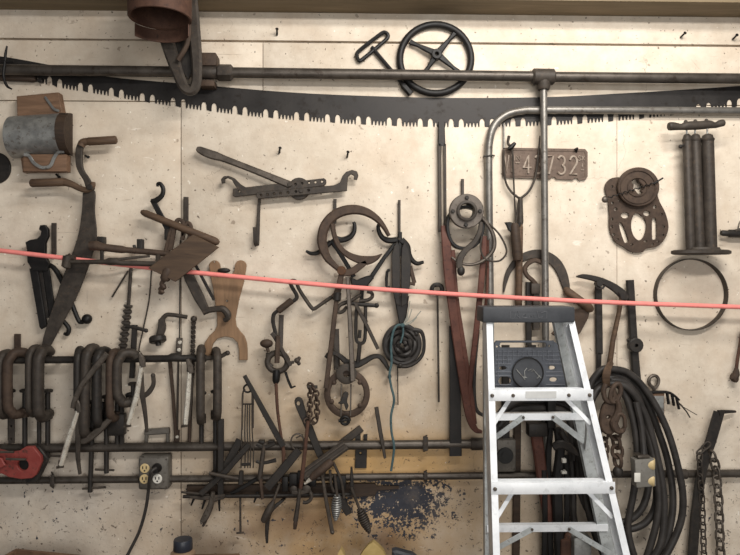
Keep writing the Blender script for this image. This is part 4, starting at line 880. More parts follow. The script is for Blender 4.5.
m = MB(.115); m.tube([(295.6, 521), (295.3, 524), (294.8, 529)], [2, 2.2, 1.6]); m.build('tip', 'rust', t)
m = MB(.11); m.ball((293.6, 489.6), (3.8, 4, 1.4)); m.ball((306.5, 489.3), (4.4, 4.2, 1.4)); m.bar([(292, 492), (300, 493), (308, 491)], 4, 3); m.build('wing', 'iron', t)
m = MB(); m.tube([(300, 491, -.004), (300, 491, .112)], 1.1, n=7); m.build('support_pin', 'dark', t)
m = MB(.085); m.tube([(310, 491.8, -.003)]+arc(305, 496, 6.5, 40, -110, 12), 1.9); m.thing('curved_hook', 'small curled iron hook behind the wing-headed handle', 'hook', 'iron')
m = MB(.1); m.tube([(322, 474), (326, 500), (332, 531)], [1.6, 2, 2.1], n=9); m.ball((332.3, 532), 2.4, 8); m.tube([(325, 494, -.004), (325, 494, .1)], 1, n=7); m.thing('steel_rod', 'straight grey rod hanging below the rack right of the wing tool', 'rod', 'steel')
def springhammer(lab, a, b, c, mat, wire):
    t = T('spring_handle', lab, 'chipping hammer', 'tools with coiled spring handles')
    m = MB(.095); m.tube([a, b], 1.5); m.build('shaft', wire, t)
    f = lambda q: 1.4+3.1*math.sin(PI*min(1, max(0, q*.92+.08)))
    m = MB(.095); m.helix(b, c, f, .95, 11, 6, 14); m.build('spring', mat, t)
    m = MB(.095); q = [(b[0]+(c[0]-b[0])*i/8, b[1]+(c[1]-b[1])*i/8) for i in range(9)]; m.tube(q, [max(.8, f(i/8)-1.2) for i in range(9)], n=9); m.build('core', 'iron', t)
    m = MB(); q = ((a[0]+b[0])/2, (a[1]+b[1])/2); m.tube([(*q, -.004), (*q, .095)], 1, n=7); m.build('support_pin', 'dark', t)
    m = MB(.095); m.ball(c, 1.8, 8); m.build('end_cap', mat, t)
springhammer('light grey spring-handled tool hanging below the rack', (334.5, 474), (337, 495), (335.5, 519.5), 'galv', 'iron')
springhammer('dark spring-handled tool hanging furthest right below the rack', (351, 487), (359.5, 509), (369, 532), 'iron', 'iron')
strip([(340, 496), (345, 507), (349, 514)], [5, 8, 7], 3, 'dark flat tongue between the two spring-handled tools', 'dark', .08, 'flat_tongue', 'strip')
m = MB(.09); m.tube([(330, 470), (331, 484), (334, 492)], 1.5, 3); m.tube([(333, 462), (341, 480), (344, 498)], 1.4, 3); m.tube([(327, 460), (322, 478)], 2.2); m.thing('bent_wire', 'pair of bent iron legs straddling the light grey spring handle', 'wire', 'iron')
m = MB(.08); m.bar([(351.5, 467), (352, 492)], [2, 5], 4); m.thing('iron_peg', 'short upright iron peg over the right end of the rack', 'peg', 'dark')
t = T('rack_block', 'group of black sockets standing close behind the wing tool on the rack', 'socket set')
for x0, y0, x1, y1 in ((289, 474, 297, 488), (282, 477, 288, 492), (308, 478, 316, 487), (333, 476, 346, 490), (297, 472, 303, 484)):
    m = MB(.05); m.pbox(x0, y0, x1, y1, .058, .084, 1); m.build('socket', 'black', t)
m = MB(.005); m.plate([(355.5, 436), (360.5, 434), (361, 447), (363, 450), (364.5, 447), (363.5, 434.5), (367.5, 434), (366.5, 468), (355, 468)], 2, [ell(360.5, 453, 1.2, n=8)], .3, d=.007); m.thing('forked_plate', 'dark flat two-pronged plate behind the upper low pipe', 'plate', 'dark')
t = T('round_file', 'thin straight tanged file hanging across the upper low pipe', 'file')
m = MB(.064); m.bar([(376.3, 407), (380, 430), (382.6, 444)], 4.2, 2.4); m.build('blade', 'iron', t)
m = MB(); m.tube([(377, 411, -.004), (377, 411, 0.064)], 1.1, n=7); m.build('support_pin', 'dark', t)

m = MB(.064); m.bar([(382.4, 443), (385, 458)], 3, 2); m.build('tang', 'iron', t)
# ---------------------------------------------------------------- pink string
m = MB(.1); m.tube([(-420, 198, .088), (-90, 239, .088), (0, 250.5, .088), (130, 265.5, .088), (210, 274, .088), (330, 285.5, .088), (440, 293.3, .088), (530, 298.6, .088), (620, 302.8, .088), (740, 307, .088), (840, 310, .088), (1150, 316, .088)], 2.3, 5, n=10)
m.thing('pink_string', 'coral pink builder string stretched across the whole wall', 'string', 'pink')
# ================================================================ RIGHT PART
# licence plate
t = T('license_plate', 'rusty embossed license plate with the number 43732 behind the drop pipe', 'license plate')
m = MB(.008); m.plate(rrect(502, 148.5, 587.5, 178.5, 3)[:-5]+[(584, 179.5)]+[(578, 180.4), (577.5, 178.3), (574, 178), (573.6, 180.3), (556, 179.6), (555.6, 177.4), (551.5, 177.2), (551, 179.4)]+rrect(502, 148.5, 587.5, 178.5, 3)[5:], .8, [ell(516, 150.8, .9, n=8), ell(575.6, 151.4, .9, n=8)], .2) if False else m.plate(
  [(504, 147.6), (585, 149), (587.6, 152), (587.6, 176.5), (585, 180), (578, 180.4), (577.4, 178.4), (574, 178.2), (573.4, 180), (555.6, 179.2), (555.2, 177.2), (551.4, 177), (551, 179), (504, 177.6), (502, 175), (502, 150)], .9, [ell(513, 150.5, .9, n=8), ell(576, 151.6, .9, n=8)], .2); m.build('sheet', 'plate', t)
m = MB(.01); m.tube([(505, 150), (584, 151.4), (585.4, 153), (585.2, 175.5), (583, 177)], .55, n=6); m.tube([(504.3, 151), (504.3, 174.5), (506, 175.6), (548, 176.4)], .55, n=6); m.build('rim_bead', 'plate', t)
def stroke(lines, w=.85, d=.012):
    m = MB(d)
    for l in lines: m.tube(l, w, n=7)
    return m
def glyph(c, x, y, w, h):
    G = {'4': [[(.62, 1), (.62, 0), (.0, .68), (1, .68)]], '3': [arc(.42, .26, .5, 150, -80, 10, .26)+arc(.42, .75, .55, 80, -150, 10, .25)],
         '7': [[(0, 0), (1, 0), (.35, 1)]], '2': [arc(.5, .28, .48, 165, -40, 10, .28)+[(0.02, 1), (1, 1)]], 'V': [[(0, 0), (.5, 1), (1, 0)]], 'I': [[(.5, 0), (.5, 1)]],
         'N': [[(0, 1), (0, 0), (1, 1), (1, 0)]], '-': [[(.1, .5), (.9, .5)]], 'S': [[(1, .12), (.7, 0), (.2, 0), (0, .25), (.3, .47), (.75, .55), (1, .78), (.75, 1), (.25, 1), (0, .88)]], 'X': [[(0, 0), (1, 1)], [(1, 0), (0, 1)]]}
    return [[(x+p[0]*w, y+p[1]*h) for p in l] for l in G[c]]
for c, x, y, w, h, r in (('V', 504.4, 155, 4.4, 17, 1.1), ('I', 510.6, 155, 3, 17, 1.1), ('I', 513, 155.5, 3, 5, .5), ('N', 516.4, 155.8, 3.8, 4.6, .5), ('-', 515, 160.4, 5, 5, .5),
        ('4', 523.6, 155.4, 7.6, 18, 1.2), ('3', 535.4, 155.6, 6.8, 18, 1.2), ('7', 546.6, 156, 6.6, 18, 1.2), ('3', 558.4, 156.2, 6.8, 18, 1.2), ('2', 569.8, 156.4, 7.2, 18, 1.2),
        ('S', 578.2, 156, 2.4, 4.4, .45), ('X', 581.6, 156, 2.8, 4.4, .45), ('I', 581, 163.5, 2.4, 3.2, .5), ('-', 580.4, 169, 4, 2, .5)):
    stroke(glyph(c, x, y, w, h), r).build('digit' if c.isdigit() else 'letter', 'digits', t)
# pitchfork and its neighbours
t = T('hay_fork', 'hay fork with thin tines and a wooden handle hanging over the licence plate', 'fork')
m = MB(.024); m.tube([(520, 199), (511, 191.5), (505.5, 181), (504, 165), (503.8, 150)], [1.3, 1.2, 1.1, 1, .8], 5, n=8); m.build('tine', 'iron', t)
m = MB(.024); m.tube([(520, 199), (529, 191), (535, 178), (538, 158), (540, 136)], [1.3, 1.2, 1.1, 1, .7], 5, n=8); m.build('tine', 'iron', t)
m = MB(.03); m.tube([(519.5, 199), (518, 208), (516, 224)], [1.2, 1.2, 1], 3, n=8); m.build('tine', 'iron', t)
m = MB(.03); m.tube([(520.3, 197), (520.5, 222), (520, 224)], [2.4, 3, 3], n=10); m.build('ferrule', 'iron', t)
m = MB(.03); m.rodball((520, 222), (518.4, 312), 3.2, 3.8); m.build('handle', 'hwood', t)
m = MB(.012); m.tube([(504, 124), (504, 148)], 1, n=6); m.thing('thin_pin', 'thin pale rod hanging above the left end of the licence plate', 'pin', 'conduit')
t = T('dark_tie', 'twisted dark wire tie above the left end of the licence plate', 'wire')
m = MB(.03); m.tube([(509, 136), (508, 143), (511, 147), (512.5, 152), (513, 165), (514.6, 200), (516, 224)], [1.6, 1.4, 1.6, 1, .9, .9, .9], 4, n=7); m.build('strand', 'iron', t)
m = MB(.033); m.tube([(515, 143), (511, 147.5), (508, 149)], [1.8, 2.6, 1.4]); m.build('knot', 'black', t)
m = MB(.02); m.tube([(576, 152, .008), (577, 148.5, .02), (574.5, 149.5, .024)], [1.2, 1.4, .8]); m.thing('plate_nail', 'bent nail at the top right corner of the licence plate', 'nail', 'black')
t = T('old_hatchet', 'small dark hatchet with a thick wooden handle hanging against the fork handle', 'hatchet')
m = MB(.05); m.plate([(504.5, 222.5), (510, 222), (514, 223.5), (520.5, 222.5), (520.5, 226.5), (514, 228), (511.5, 233), (508, 230), (506.5, 226)], 4, bevel=.8); m.build('head', 'black', t)
m = MB(.05); m.tube([(514.6, 223), (514.6, 226), (515.8, 240), (517.4, 256), (517.6, 260), (517.6, 261)], [3.2, 4.8, 5, 5.2, 4.2, 2], n=12); m.build('handle', 'dwood', t)
t = T('sickle', 'rusty sickle with a broad curved blade and wooden handle behind the drop pipe', 'sickle')
m = MB(.008); m.bar([(503.5, 292.5), (505.5, 281), (509, 271), (516, 262), (526, 256), (537, 254), (547, 256.5), (556, 263), (562, 273), (565.5, 284), (567.5, 292)], [1.5, 4, 5.4, 6.6, 8, 9, 10, 10.4, 10, 8.4, 5], 1.6, 5); m.build('blade', 'iron', t)
m = MB(.03); m.tube([(565, 289, .012), (567, 291, .022), (571, 294), (580, 301), (588.5, 308), (590.5, 310.5), (591, 312)], [2.6, 4, 4.2, 4.6, 5, 4, 2], n=12); m.build('handle', 'hwood', t)
t = T('hook_spanner', 'C-shaped iron hook on a square shank inside the sickle curve', 'hook')
m = MB(.034); m.bar([(536, 286), (533, 281), (527, 275.5), (524.6, 269.5), (527.5, 264), (534, 260.5), (540, 262), (545, 266)], [6, 4.6, 4.4, 4.6, 4.6, 4.6, 4.4, 3], 4, 4, c=1.2); m.build('hook', 'rust', t)
m = MB(.034); m.pbox(531.5, 283.5, 540.5, 294, .02, .05, .8); m.bar([(536, 294), (536, 330)], 7, 4); m.build('shank', 'iron', t)
strip([(528.6, 282), (528.6, 345)], 6, 3, 'dark upright bar hanging just right of the fork handle', 'dark', .02, 'flat_bar', 'bar')
t = T('hoe_blade', 'grey-brown wedge shaped hoe blade below the sickle handle', 'hoe')
m = MB(.03); m.plate([(566, 309), (590, 309), (588, 318), (580, 333), (572, 338), (562, 341), (551, 333.5), (556, 328), (566, 326)], 2.5, bevel=.7); m.build('blade', 'rust', t)
# flange, belts
t = T('pipe_flange', 'grey cast round flange with four bolts hung above the red belts', 'flange')
d = .1; sc = S(d); m = MB(d); c = P(466.7, 211, d); m.lathe(c, (0, 1, 0), [(0, 10.4*sc), (0, 16.6*sc), (.003, 17.4*sc), (.02, 17.4*sc), (.02, 8*sc), (0.001, 8*sc), (0, 10.4*sc)], 36); m.build('disc', 'greyhub', t)
m = MB(d); m.lathe(c+Vector((0, -.012, 0)), (0, 1, 0), [(0, 8*sc), (0, 9.6*sc), (.002, 10.4*sc), (.05, 10.4*sc), (.05, 7.4*sc), (0.002, 7.4*sc), (0, 8*sc)], 28); m.build('hub', 'iron', t)
for a in (88, 0, 180, 268):
    m = MB(d); m.disc(466.7+13.6*math.cos(math.radians(a)), 211-13.6*math.sin(math.radians(a)), 2.2, d-.004, d+.008, 6); m.build('bolt', 'dark', t)
t = T('black_strap_loop', 'black strap loop hanging directly under the cast flange', 'loop')
m = MB(.06); C = [P(x, y, .055) for x, y in spl([(447, 224), (449, 238), (455, 246), (464, 248.5), (473, 246.5), (480, 238), (482.5, 224), (478, 212), (466, 207), (452, 212)], 5, True)]
m.sweep(C, [chamf(.012, .045, .002)]*len(C), YV, True); m.build('band', 'black', t)
t = T('curved_strap', 'grey-brown S-curved strap with a weighted end between the red belts', 'strap')
m = MB(.1); m.bar([(481, 222), (479.5, 232), (474, 242.5), (465, 251), (460, 259), (459.5, 268)], [4, 5, 5.4, 6, 6.6, 6], 3, 5); m.build('strap', 'iron', t)
m = MB(.1); m.ball((461, 271), (4, 5, 3)); m.build('weight', 'dark', t)
t = T('wire_loop', 'grey bent wire loops hanging right of the cast flange', 'wire')
m = MB(.085); m.tube([(480, 215), (489, 226), (494, 238), (493, 250), (484, 260), (472, 264.5), (460, 263), (451.5, 257)], [2, 2, 2.2, 2.2, 2, 1.6, 1.4, 1], 5); m.build('heavy_loop', 'steel', t)
m = MB(.09); m.tube([(489, 223.5), (499, 234), (505.5, 246), (506, 254), (500, 260.5), (491, 261), (483.5, 257), (480.5, 247), (482, 236)], 1.0, 5, n=7); m.build('thin_loop', 'iron', t)
t = T('leather_belt', 'long red-brown leather drive belt looped below the flange', 'belt')
m = MB(.07); m.bar([(445, 226, .05), (446, 240), (449, 275), (455, 325), (463, 380), (469, 415), (475, 429), (482, 432)], [8, 9, 10, 9, 8.4, 7.6, 6, 3], 2.4, 5); m.build('outer_run', 'leather', t)
m = MB(.062); m.bar([(452, 250), (456, 300), (463, 345), (471, 395), (475, 424)], [6, 6, 6, 5, 4], 2, 5); m.build('inner_run', 'leather', t)
m = MB(.066); m.bar([(484.5, 236), (483, 262), (478, 315), (472, 365), (468.5, 398)], [5, 6, 6, 5, 4], 2.4, 5); m.build('back_run', 'leather', t)
m = MB(.05); m.bar([(488, 240), (487.5, 285), (483, 330)], [2.4, 2.6, 2.4], 2, 3); m.build('edge_run', 'leather', t)
m = MB(.048); m.bar([(453, 326), (455, 380), (455.6, 456)], [8, 11, 12.5], 1.6, 0); m.thing('black_strap', 'wide black leather strap hanging straight behind the red belt', 'strap', 'bleather')
m = MB(.05); m.tube([(478, 330), (474.5, 370), (474.5, 400), (478, 412), (486, 416)], 1.9, 4); m.thing('black_hose', 'thin black hose hanging between the belt and the ladder', 'hose', 'rubber')
# gasket with disc
t = T('head_gasket', 'rusty perforated gasket plate with two slots and a central opening', 'gasket')
gx = lambda x: 600+x/5.05; gy = lambda y: 150+y/5.05
o = spl([(22, 190), (45, 150), (90, 138), (200, 140), (270, 180), (300, 260), (330, 320), (345, 390), (325, 450), (285, 488), (235, 498), (210, 516), (180, 519), (150, 512), (120, 492), (85, 472), (60, 440), (45, 390), (45, 320), (38, 250)], 4, True)
H = [ell(125, 330, 21, 15, 14), ell(235, 320, 17, 13, 14), spl([(182, 318), (160, 350), (157, 395), (170, 435), (195, 456), (218, 440), (232, 395), (225, 350)], 4, True), spl([(95, 378), (112, 374), (142, 455), (135, 466), (120, 462)], 3, True), spl([(262, 355), (270, 346), (282, 352), (284, 440), (272, 452), (262, 444)], 3, True),
     ell(62, 268, 7, n=8), ell(78, 300, 9, 8, 10), ell(60, 350, 6, 8, 8), ell(58, 388, 6, 8, 8), ell(68, 428, 8, 7, 8), ell(88, 452, 6, n=8), ell(60, 185, 6, n=8), ell(312, 325, 5, n=8), ell(322, 388, 5, 6, 8), ell(318, 430, 5, n=8), ell(292, 462, 7, 5, 8), ell(228, 462, 10, 5, 10), ell(160, 478, 7, 5, 8), ell(265, 477, 6, n=8), ell(102, 215, 7, n=8), ell(275, 288, 10, 8, 10), ell(190, 188, 40, 44, 20), ell(96, 255, 5, n=8)]
m = MB(.012); m.plate([(gx(x), gy(y)) for x, y in o], 1.6, [[(gx(x), gy(y)) for x, y in h] for h in H], .3); m.build('sheet', 'rust', t)
t = T('face_plate', 'round rusty disc with a cross-shaped hole wired over the gasket plate', 'disc')
cr = [(160, 152), (175, 148), (190, 150), (196, 165), (212, 178), (215, 195), (200, 205), (210, 218), (205, 226), (190, 224), (180, 210), (165, 195), (168, 178), (158, 165)]
m = MB(.03); m.plate([(gx(x), gy(y)) for x, y in ell(192, 187, 105, 99, 48)], 4, [[(gx(x), gy(y)) for x, y in cr]], .8); m.build('disc', 'rust', t)
m = MB(.041); m.tube([(gx(x), gy(y)) for x, y in ell(192, 187, 88, 83, 40)], .45, n=6, closed=True); m.tube([(gx(x), gy(y)) for x, y in ell(190, 187, 50, 47, 30)], .4, n=6, closed=True); m.build('raised_ring', 'rust', t)
t = T('tie_wire', 'twisted dark wire across the round rusty disc above the gasket', 'wire')
m = MB(.044); m.helix((608, 198), (656.5, 182.5), .9, .55, 9, 5, 10); m.tube([(654, 183.5), (663, 178)], .9, n=7); m.build('strand', 'black', t)
m = MB(.04); m.ball((605, 199.5), (3.4, 3.4, 2.5), 10); m.build('clamp_nut', 'steel', t)
# triple pump
t = T('triple_pump', 'three-cylinder iron hand pump with a wooden-shaped crossbar handle, upper right', 'pump')
d = .075
m = MB(d); m.tube([(668, 126.5), (669, 126.4), (673, 126.3), (681, 127), (687, 125.8), (700, 125.3), (709, 124.5), (715, 125.3), (720, 123.5), (723.5, 122.8), (724.5, 122.6)], [2, 4, 4.2, 3.2, 4.4, 4.4, 4.2, 3, 3.6, 3.4, 1.6], 3, n=14); m.build('handle', 'iron', t)
m = MB(d)
for x, y in ((685.6, 121.6), (695.2, 121), (706.3, 120.4)): m.tube([(x, y+2, d), (x, y-.6, d), (x, y-1.6, d)], [2.2, 1.8, .8], n=10)
m.build('nut', 'iron', t)
for xt, xb, w_, dd in ((687, 690.5, 4.3, .07), (695.4, 699.6, 5, .07), (707.6, 710.8, 5.9, .078)):
    m = MB(dd); m.tube([(xt-.4, 127, dd), (xt-.2, 139, dd)], .9); m.build('piston_rod', 'galv', t)
    m = MB(dd); m.tube([(xt, 139, dd), (xt, 139.6, dd), (xb, 250, dd)], [w_*.9, w_, w_+.2], n=20); m.build('cylinder', 'iron', t)
    m = MB(dd); m.tube([(xt, 134.2, dd), (xt, 135.4, dd), (xt, 138, dd), (xt, 139.6, dd), (xt+.1, 141.6, dd)], [w_*.5, w_*.8, w_*.95, w_*1.14, w_*1.02], n=20); m.build('cap', 'iron', t)
m = MB(d); m.ball((680.5, 146.5, d), (2.2, 2, 2), 8); m.tube([(680, 147, d), (684, 145, d)], 1); m.build('stud', 'dark', t)
m = MB(d); c = P(701, 252.5, .075); sc = S(.075); m.lathe(c+Vector((0, 0, -.008)), (0, 0, 1), [(0, 0), (0, 28*sc), (.004, 30*sc), (.014, 30*sc), (.018, 27*sc), (.018, 0)], 40, squash=.55); m.lathe(c+Vector((.012, 0, .008)), (0, 0, 1), [(0, 17*sc), (.012, 15*sc), (.012, 0)], 28, squash=.7); m.build('base_plate', 'iron', t)
m = MB(.01); m.bar([(700, 200, .0), (700, 200, .05)], 6, 6); m.build('mount', 'dark', t)
# hoop
m = MB(.03); d = .03; c = P(692.6, 294.6, d); sc = S(d); m.lathe(c, (0, 1, 0), [(0, 36.3*sc), (0, 37.1*sc), (.029, 37.1*sc), (.029, 36.3*sc), (0, 36.3*sc)], 64, squash=.985)
m.thing('steel_hoop', 'large thin steel hoop hanging under the triple pump', 'hoop', 'iron')
t = T('pipe_nozzle', 'short dark pipe nozzle poking in at the right edge beside the pump base', 'nozzle')
m = MB(.03); m.tube([(721, 233), (722, 233), (728, 233.4), (729, 233.4), (760, 234)], [2.4, 3, 3, 4, 4.2], n=12); m.build('tube', 'dark', t)
m = MB(.04); m.tube([(738, 229), (739, 224), (741, 220)], .8); m.tube([(735, 231), (742, 229)], 1.6); m.build('clip', 'steel', t)
t = T('red_lever', 'red-brown bent lever at the right edge under the hoop', 'lever')
m = MB(.03); m.bar([(742, 328), (740, 345), (737.4, 360), (736.4, 370)], [2.4, 3, 3, 3], 3, 3); m.build('arm', 'rustred', t)
m = MB(.03); m.tube([(736.4, 368), (736, 374), (733.6, 378), (737, 380)], [1.8, 3.6, 4, 3], 3); m.build('knuckle', 'rust', t)
# pick and bars
t = T('grub_pick', 'dark curved pick head on a slim wooden handle right of the sickle', 'pick')
m = MB(.045); m.bar([(576.5, 276.6), (583, 276.4), (592, 278), (603, 281.5), (614, 287.5), (622, 294), (627, 299)], [1.5, 4.6, 5.6, 6.4, 8, 9, 7], 3, 4, c=1); m.build('head', 'dark', t)
m = MB(.045); m.plate([(617, 292), (626, 291), (625, 300), (620.5, 300.5)], 5, bevel=.8); m.build('eye', 'dark', t)
m = MB(.045); m.tube([(621.5, 298), (619, 312), (613, 340), (608.5, 372), (608.4, 374)], [2.2, 2.3, 2.6, 3, 1.8], n=10); m.build('handle', 'hwood', t)
t = T('iron_stake', 'flat dark iron stake with a bolt at its top behind the pick', 'stake')
m = MB(.02); m.bar([(598.3, 287), (599.3, 354)], 7, 3); m.bar([(599, 353), (598, 382)], 5, 3); m.build('bar', 'dark', t)
m = MB(.05); m.disc(600, 283.5, 3.6, .03, .058, 12); m.tube(arc(600, 284, 4.6, 200, 340, 10), 1.2); m.build('bolt', 'dark', t)
t = T('slide_wrench', 'tall dark bar with a round holed nut, right of the pick handle', 'wrench')
m = MB(.03); m.bar([(629.8, 280), (632, 318), (634, 348), (637, 386)], [8, 8, 8, 9], 4, c=1.2); m.build('bar', 'dark', t)
m = MB(.045); c = P(636.5, 345.5, .058); sc = S(.058); m.lathe(c, (0, 1, 0), [(0, 2*sc), (0, 6.6*sc), (.003, 7.6*sc), (.022, 7.6*sc), (.022, 2*sc), (0, 2*sc)], 14); m.bar([(628, 339), (630, 343)], 3, 4); m.build('nut', 'dark', t)
# ---------------------------------------------------------------- cable coil
t = T('cable_coil', 'thick black power cable hung in a big coil right of the ladder', 'cable')
loops = [
 [(612, 372), (630, 378), (646, 400), (658, 430), (668, 462), (673, 500), (668, 535), (655, 566), (622, 580), (598, 540), (588, 470), (590, 400), (600, 376)],
 [(612, 375), (628, 382), (640, 402), (650, 440), (656, 480), (654, 510), (638, 527), (610, 527), (590, 500), (582, 450), (584, 405), (596, 380)],
 [(612, 378), (626, 386), (638, 410), (646, 446), (649, 480), (642, 508), (624, 522), (604, 514), (588, 490), (578, 440), (582, 402), (596, 384)],
 [(611, 369), (630, 374), (650, 396), (668, 432), (680, 476), (683, 505), (678, 530), (662, 560), (640, 575), (605, 555), (586, 500), (580, 430), (588, 390), (600, 371)],
 [(611, 381), (622, 389), (632, 415), (637, 450), (634, 490), (628, 530), (640, 566), (652, 540), (659, 500), (652, 450), (640, 405), (627, 384)],
 [(610, 384), (596, 392), (586, 420), (584, 460), (592, 500), (610, 540), (640, 565), (660, 545), (664, 500), (656, 452), (644, 412), (628, 388)],
]
for i, L in enumerate(loops):
    m = MB(.08); dd = .066+.013*i; m.tube([(x, y, dd+.008*math.sin(j*1.3+i)) for j, (x, y) in enumerate(L)], 3.5, 6, n=10, closed=True); m.build('turn', 'rubber', t)
m = MB(.1); m.tube([(636, 402, .14), (641, 425, .145), (643, 445, .15), (644, 459, .165)], 3.2, 4); m.build('tail', 'rubber', t)
m = MB(.12); m.bar([(607, 386, .15), (606, 378, .165), (608, 369, .165), (612, 362, .1)], [7, 8, 8, 6], 2, 3); m.build('hanging_band', 'hwood', t)
m = MB(.1); R_ = Matrix.Rotation(math.radians(-4), 3, 'Y'); c = P(643, 471.5, .165); m.wbox(c, (20*S(.13), .045, 28*S(.13)), R_, .005); b = m.build('receptacle_box', 'lightbox', t)
m = MB(.16); m.pbox(634.5, 473, 640.5, 482, .186, .189, .1); m.build('sticker', 'white', b)
for y in (464, 480): 
    m = MB(.16); c = P(651.5, y, .172); m.lathe(c, (1, -.55, 0), [(-.012, 0), (-.012, 6.2*S(.14)), (.008, 6.2*S(.14)), (.012, 5*S(.14)), (.012, 0)], 18); m.build('socket', 'ivory', b)
m = MB(.14); m.pbox(638, 455.5, 650, 458.5, .14, .185, .6); m.build('bracket', 'steel', b)
# chain and hook block
t = T('hook_block', 'rusty chain hook and big links hanging in front of the cable coil', 'chain hook')
m = MB(.185); m.tube(spl([(606, 384), (603.5, 391), (606, 400), (612, 402), (615, 396)], 4)+[(612, 386)], 2.6, n=9); m.build('ring_link', 'rust', t)
m = MB(.19); m.tube(ell(615.5, 393, 4.6, 9.6, 22, .3), 2.4, n=9, closed=True); m.build('link', 'rust', t)
m = MB(.175); m.plate(spl([(602, 406), (609, 400), (616, 404), (618, 418), (614, 432), (605, 434), (599, 424)], 4, True), 6, [ell(607.5, 417, 1.6, n=10)], 1.4); m.build('block', 'rust', t)
m = MB(.195); m.bar([(617, 400), (619, 408), (617, 416), (614, 423), (617, 430), (622, 431), (625, 426)], [5, 6, 7, 8, 7, 5, 2.4], 5, 4, c=1.6); m.build('hook', 'rust', t)
m = MB(.2); m.tube([(615.5, 421), (619, 414), (624, 417), (625, 427)], 2, 4); m.build('latch', 'rust', t)
chain(t, [(615, 433, .165), (617, 446, .165), (618, 466, .165)], 9.4, 4.8, 1.9, MT['rust'], .165)
m = MB(.165); m.ball((618, 472, .165), (5.4, 6, 5)); m.build('end_ball', 'dark', t)
chain(t, [(604, 435, .145), (605, 462, .145)], 7, 3.6, 1.4, MT['rust'], .145)
m = MB(.14); m.plate(spl([(608, 500), (614, 498), (618, 503), (613, 508), (610, 514), (606, 511)], 3, True), 5, bevel=1); m.plate(spl([(612, 516), (618, 511), (621, 520), (618, 530), (613, 532), (611, 524)], 3, True), 5, bevel=1); m.thing('rusty_hook', 'small rusty hook lying inside the cable coil below the chain', 'hook', 'rustred')
# eye bolt, comb bracket
m = MB(.02); m.tube(spl([(654.6, 392), (653, 388), (649.5, 384), (649, 379.5), (652, 376), (656.4, 376.2), (658.6, 380), (657.4, 385), (654.6, 388.5)], 4), 1.7, n=9); m.thing('eye_bolt', 'grey eye bolt standing above the wooden bracket with black prongs', 'eye bolt', 'steel')
t = T('pronged_bracket', 'small wooden bracket with a row of black prongs right of the cable', 'bracket')
m = MB(.03); m.pbox(645, 393, 664.6, 423, .004, .04, .6); m.build('block', 'bwood', t)
m = MB(.05); m.pbox(650, 396, 664, 416, .04, .044, .2); m.build('tin_plate', 'galv', t)
m = MB(.04); m.bar([(645, 392.5), (666, 392), (674, 395.5), (679, 400)], [2.4, 2.6, 2.2, 1.6], 4, 3); m.build('spine', 'black', t)
for a in ((667, 393, 668.6, 404), (672, 395, 674, 405.6), (676.5, 398, 679, 409)):
    m = MB(.04); m.bar([(a[0], a[1]), (a[2], a[3])], [2.6, 2.4], 3); m.build('prong', 'black', t)
m = MB(.03); m.tube([(679, 403), (686, 411), (690, 417.5)], .7, 3, n=6); m.tube([(680, 405), (690, 411), (697, 415)], .4, 3, n=5); m.build('wire', 'dark', t)
# bar and chain at lower right
m = MB(.05); m.bar([(735, 411.5, .02), (722, 411.8, .05), (718.5, 413, .054)], [2.4, 4, 6], 3); m.bar([(719, 412), (711, 440), (702, 470), (695, 520), (690, 600)], [11, 11, 10, 10, 10], 3, 2); m.thing('hooked_bar', 'long dark flat bar with a bent top carrying the chains, lower right', 'bar', 'dark')
t = T('hanging_chain', 'steel chain draped over the dark bent bar with two long hanging ends', 'chain')
chain(t, [(706, 446, .075), (699.5, 452, .072), (700, 470, .07), (702, 500, .06), (705, 580, .06)], 7.2, 2.3, .85, MT['iron'], .065)
chain(t, [(712.5, 456, .066), (716, 468, .06), (718.5, 500, .06), (721.5, 580, .06)], 9.1, 3.5, 1.25, MT['steel'], .06, start=1)

# ================================================================ BEHIND THE LADDER
t = T('range_outlet', 'grey square outlet with one big round black socket behind the ladder', 'outlet')
m = MB(.03); m.pbox(497, 440, 516, 472, .002, .055, 1.6); m.build('box', 'boxgrey', t)
m = MB(.06); m.disc(505.5, 456, 8.2, .055, .062, 24); m.disc(505.5, 456, 4, .062, .065, 16); m.build('socket', 'slot', t)
m = MB(.02); m.bar([(531.6, 345, .024), (531.6, 395, .024)], 9, 4); m.bar([(505.5, 345), (505.5, 440)], 8, 3); m.thing('dark_posts', 'pair of dark upright strips seen between the ladder tray and cap', 'strip', 'dark')
m = MB(.012); m.bar([(517.5, 405), (515.5, 600)], 7.5, 3); m.thing('brown_batten', 'dark brown upright batten behind the ladder beside the round socket', 'batten', 'dwood')
t = T('long_mallet', 'long red-brown wooden bar with a dark head hanging behind the ladder', 'mallet')
m = MB(.075); m.bar([(536, 432), (541, 470), (548, 515), (549.5, 521)], [12, 11, 11, 7], 6, c=1.6); m.build('handle', 'leather', t)
m = MB(.07); m.pbox(529, 424, 548, 437, .05, .1, 1.2); m.build('head', 'dark', t)
t = T('pipe_wrench', 'black heavy wrench with a bent jaw behind the ladder opening', 'wrench')
m = MB(.1); m.bar([(557, 428), (560, 450), (557, 490), (560, 560), (562, 600)], [7, 9, 10, 10, 9], 6, 3, c=1.6); m.build('bar', 'black', t)
m = MB(.12); m.bar([(553, 447), (562, 444), (571, 449), (577, 455)], [7, 9, 8, 4], 6, 4, c=1.6); m.tube([(561, 431), (566, 441)], 3); m.build('jaw', 'dark', t)
m = MB(.13); m.pbox(562.5, 459, 566.5, 463, .1, .128, .3); m.pbox(562, 471.5, 567, 474, .1, .128, .3); m.build('tag', 'white', t)
m = MB(.07); m.bar([(551, 425), (548, 470), (551, 570)], [5, 6, 6], 4, 3); m.thing('black_bar', 'black narrow bar hanging between the wooden mallet and the heavy wrench', 'bar', 'black')
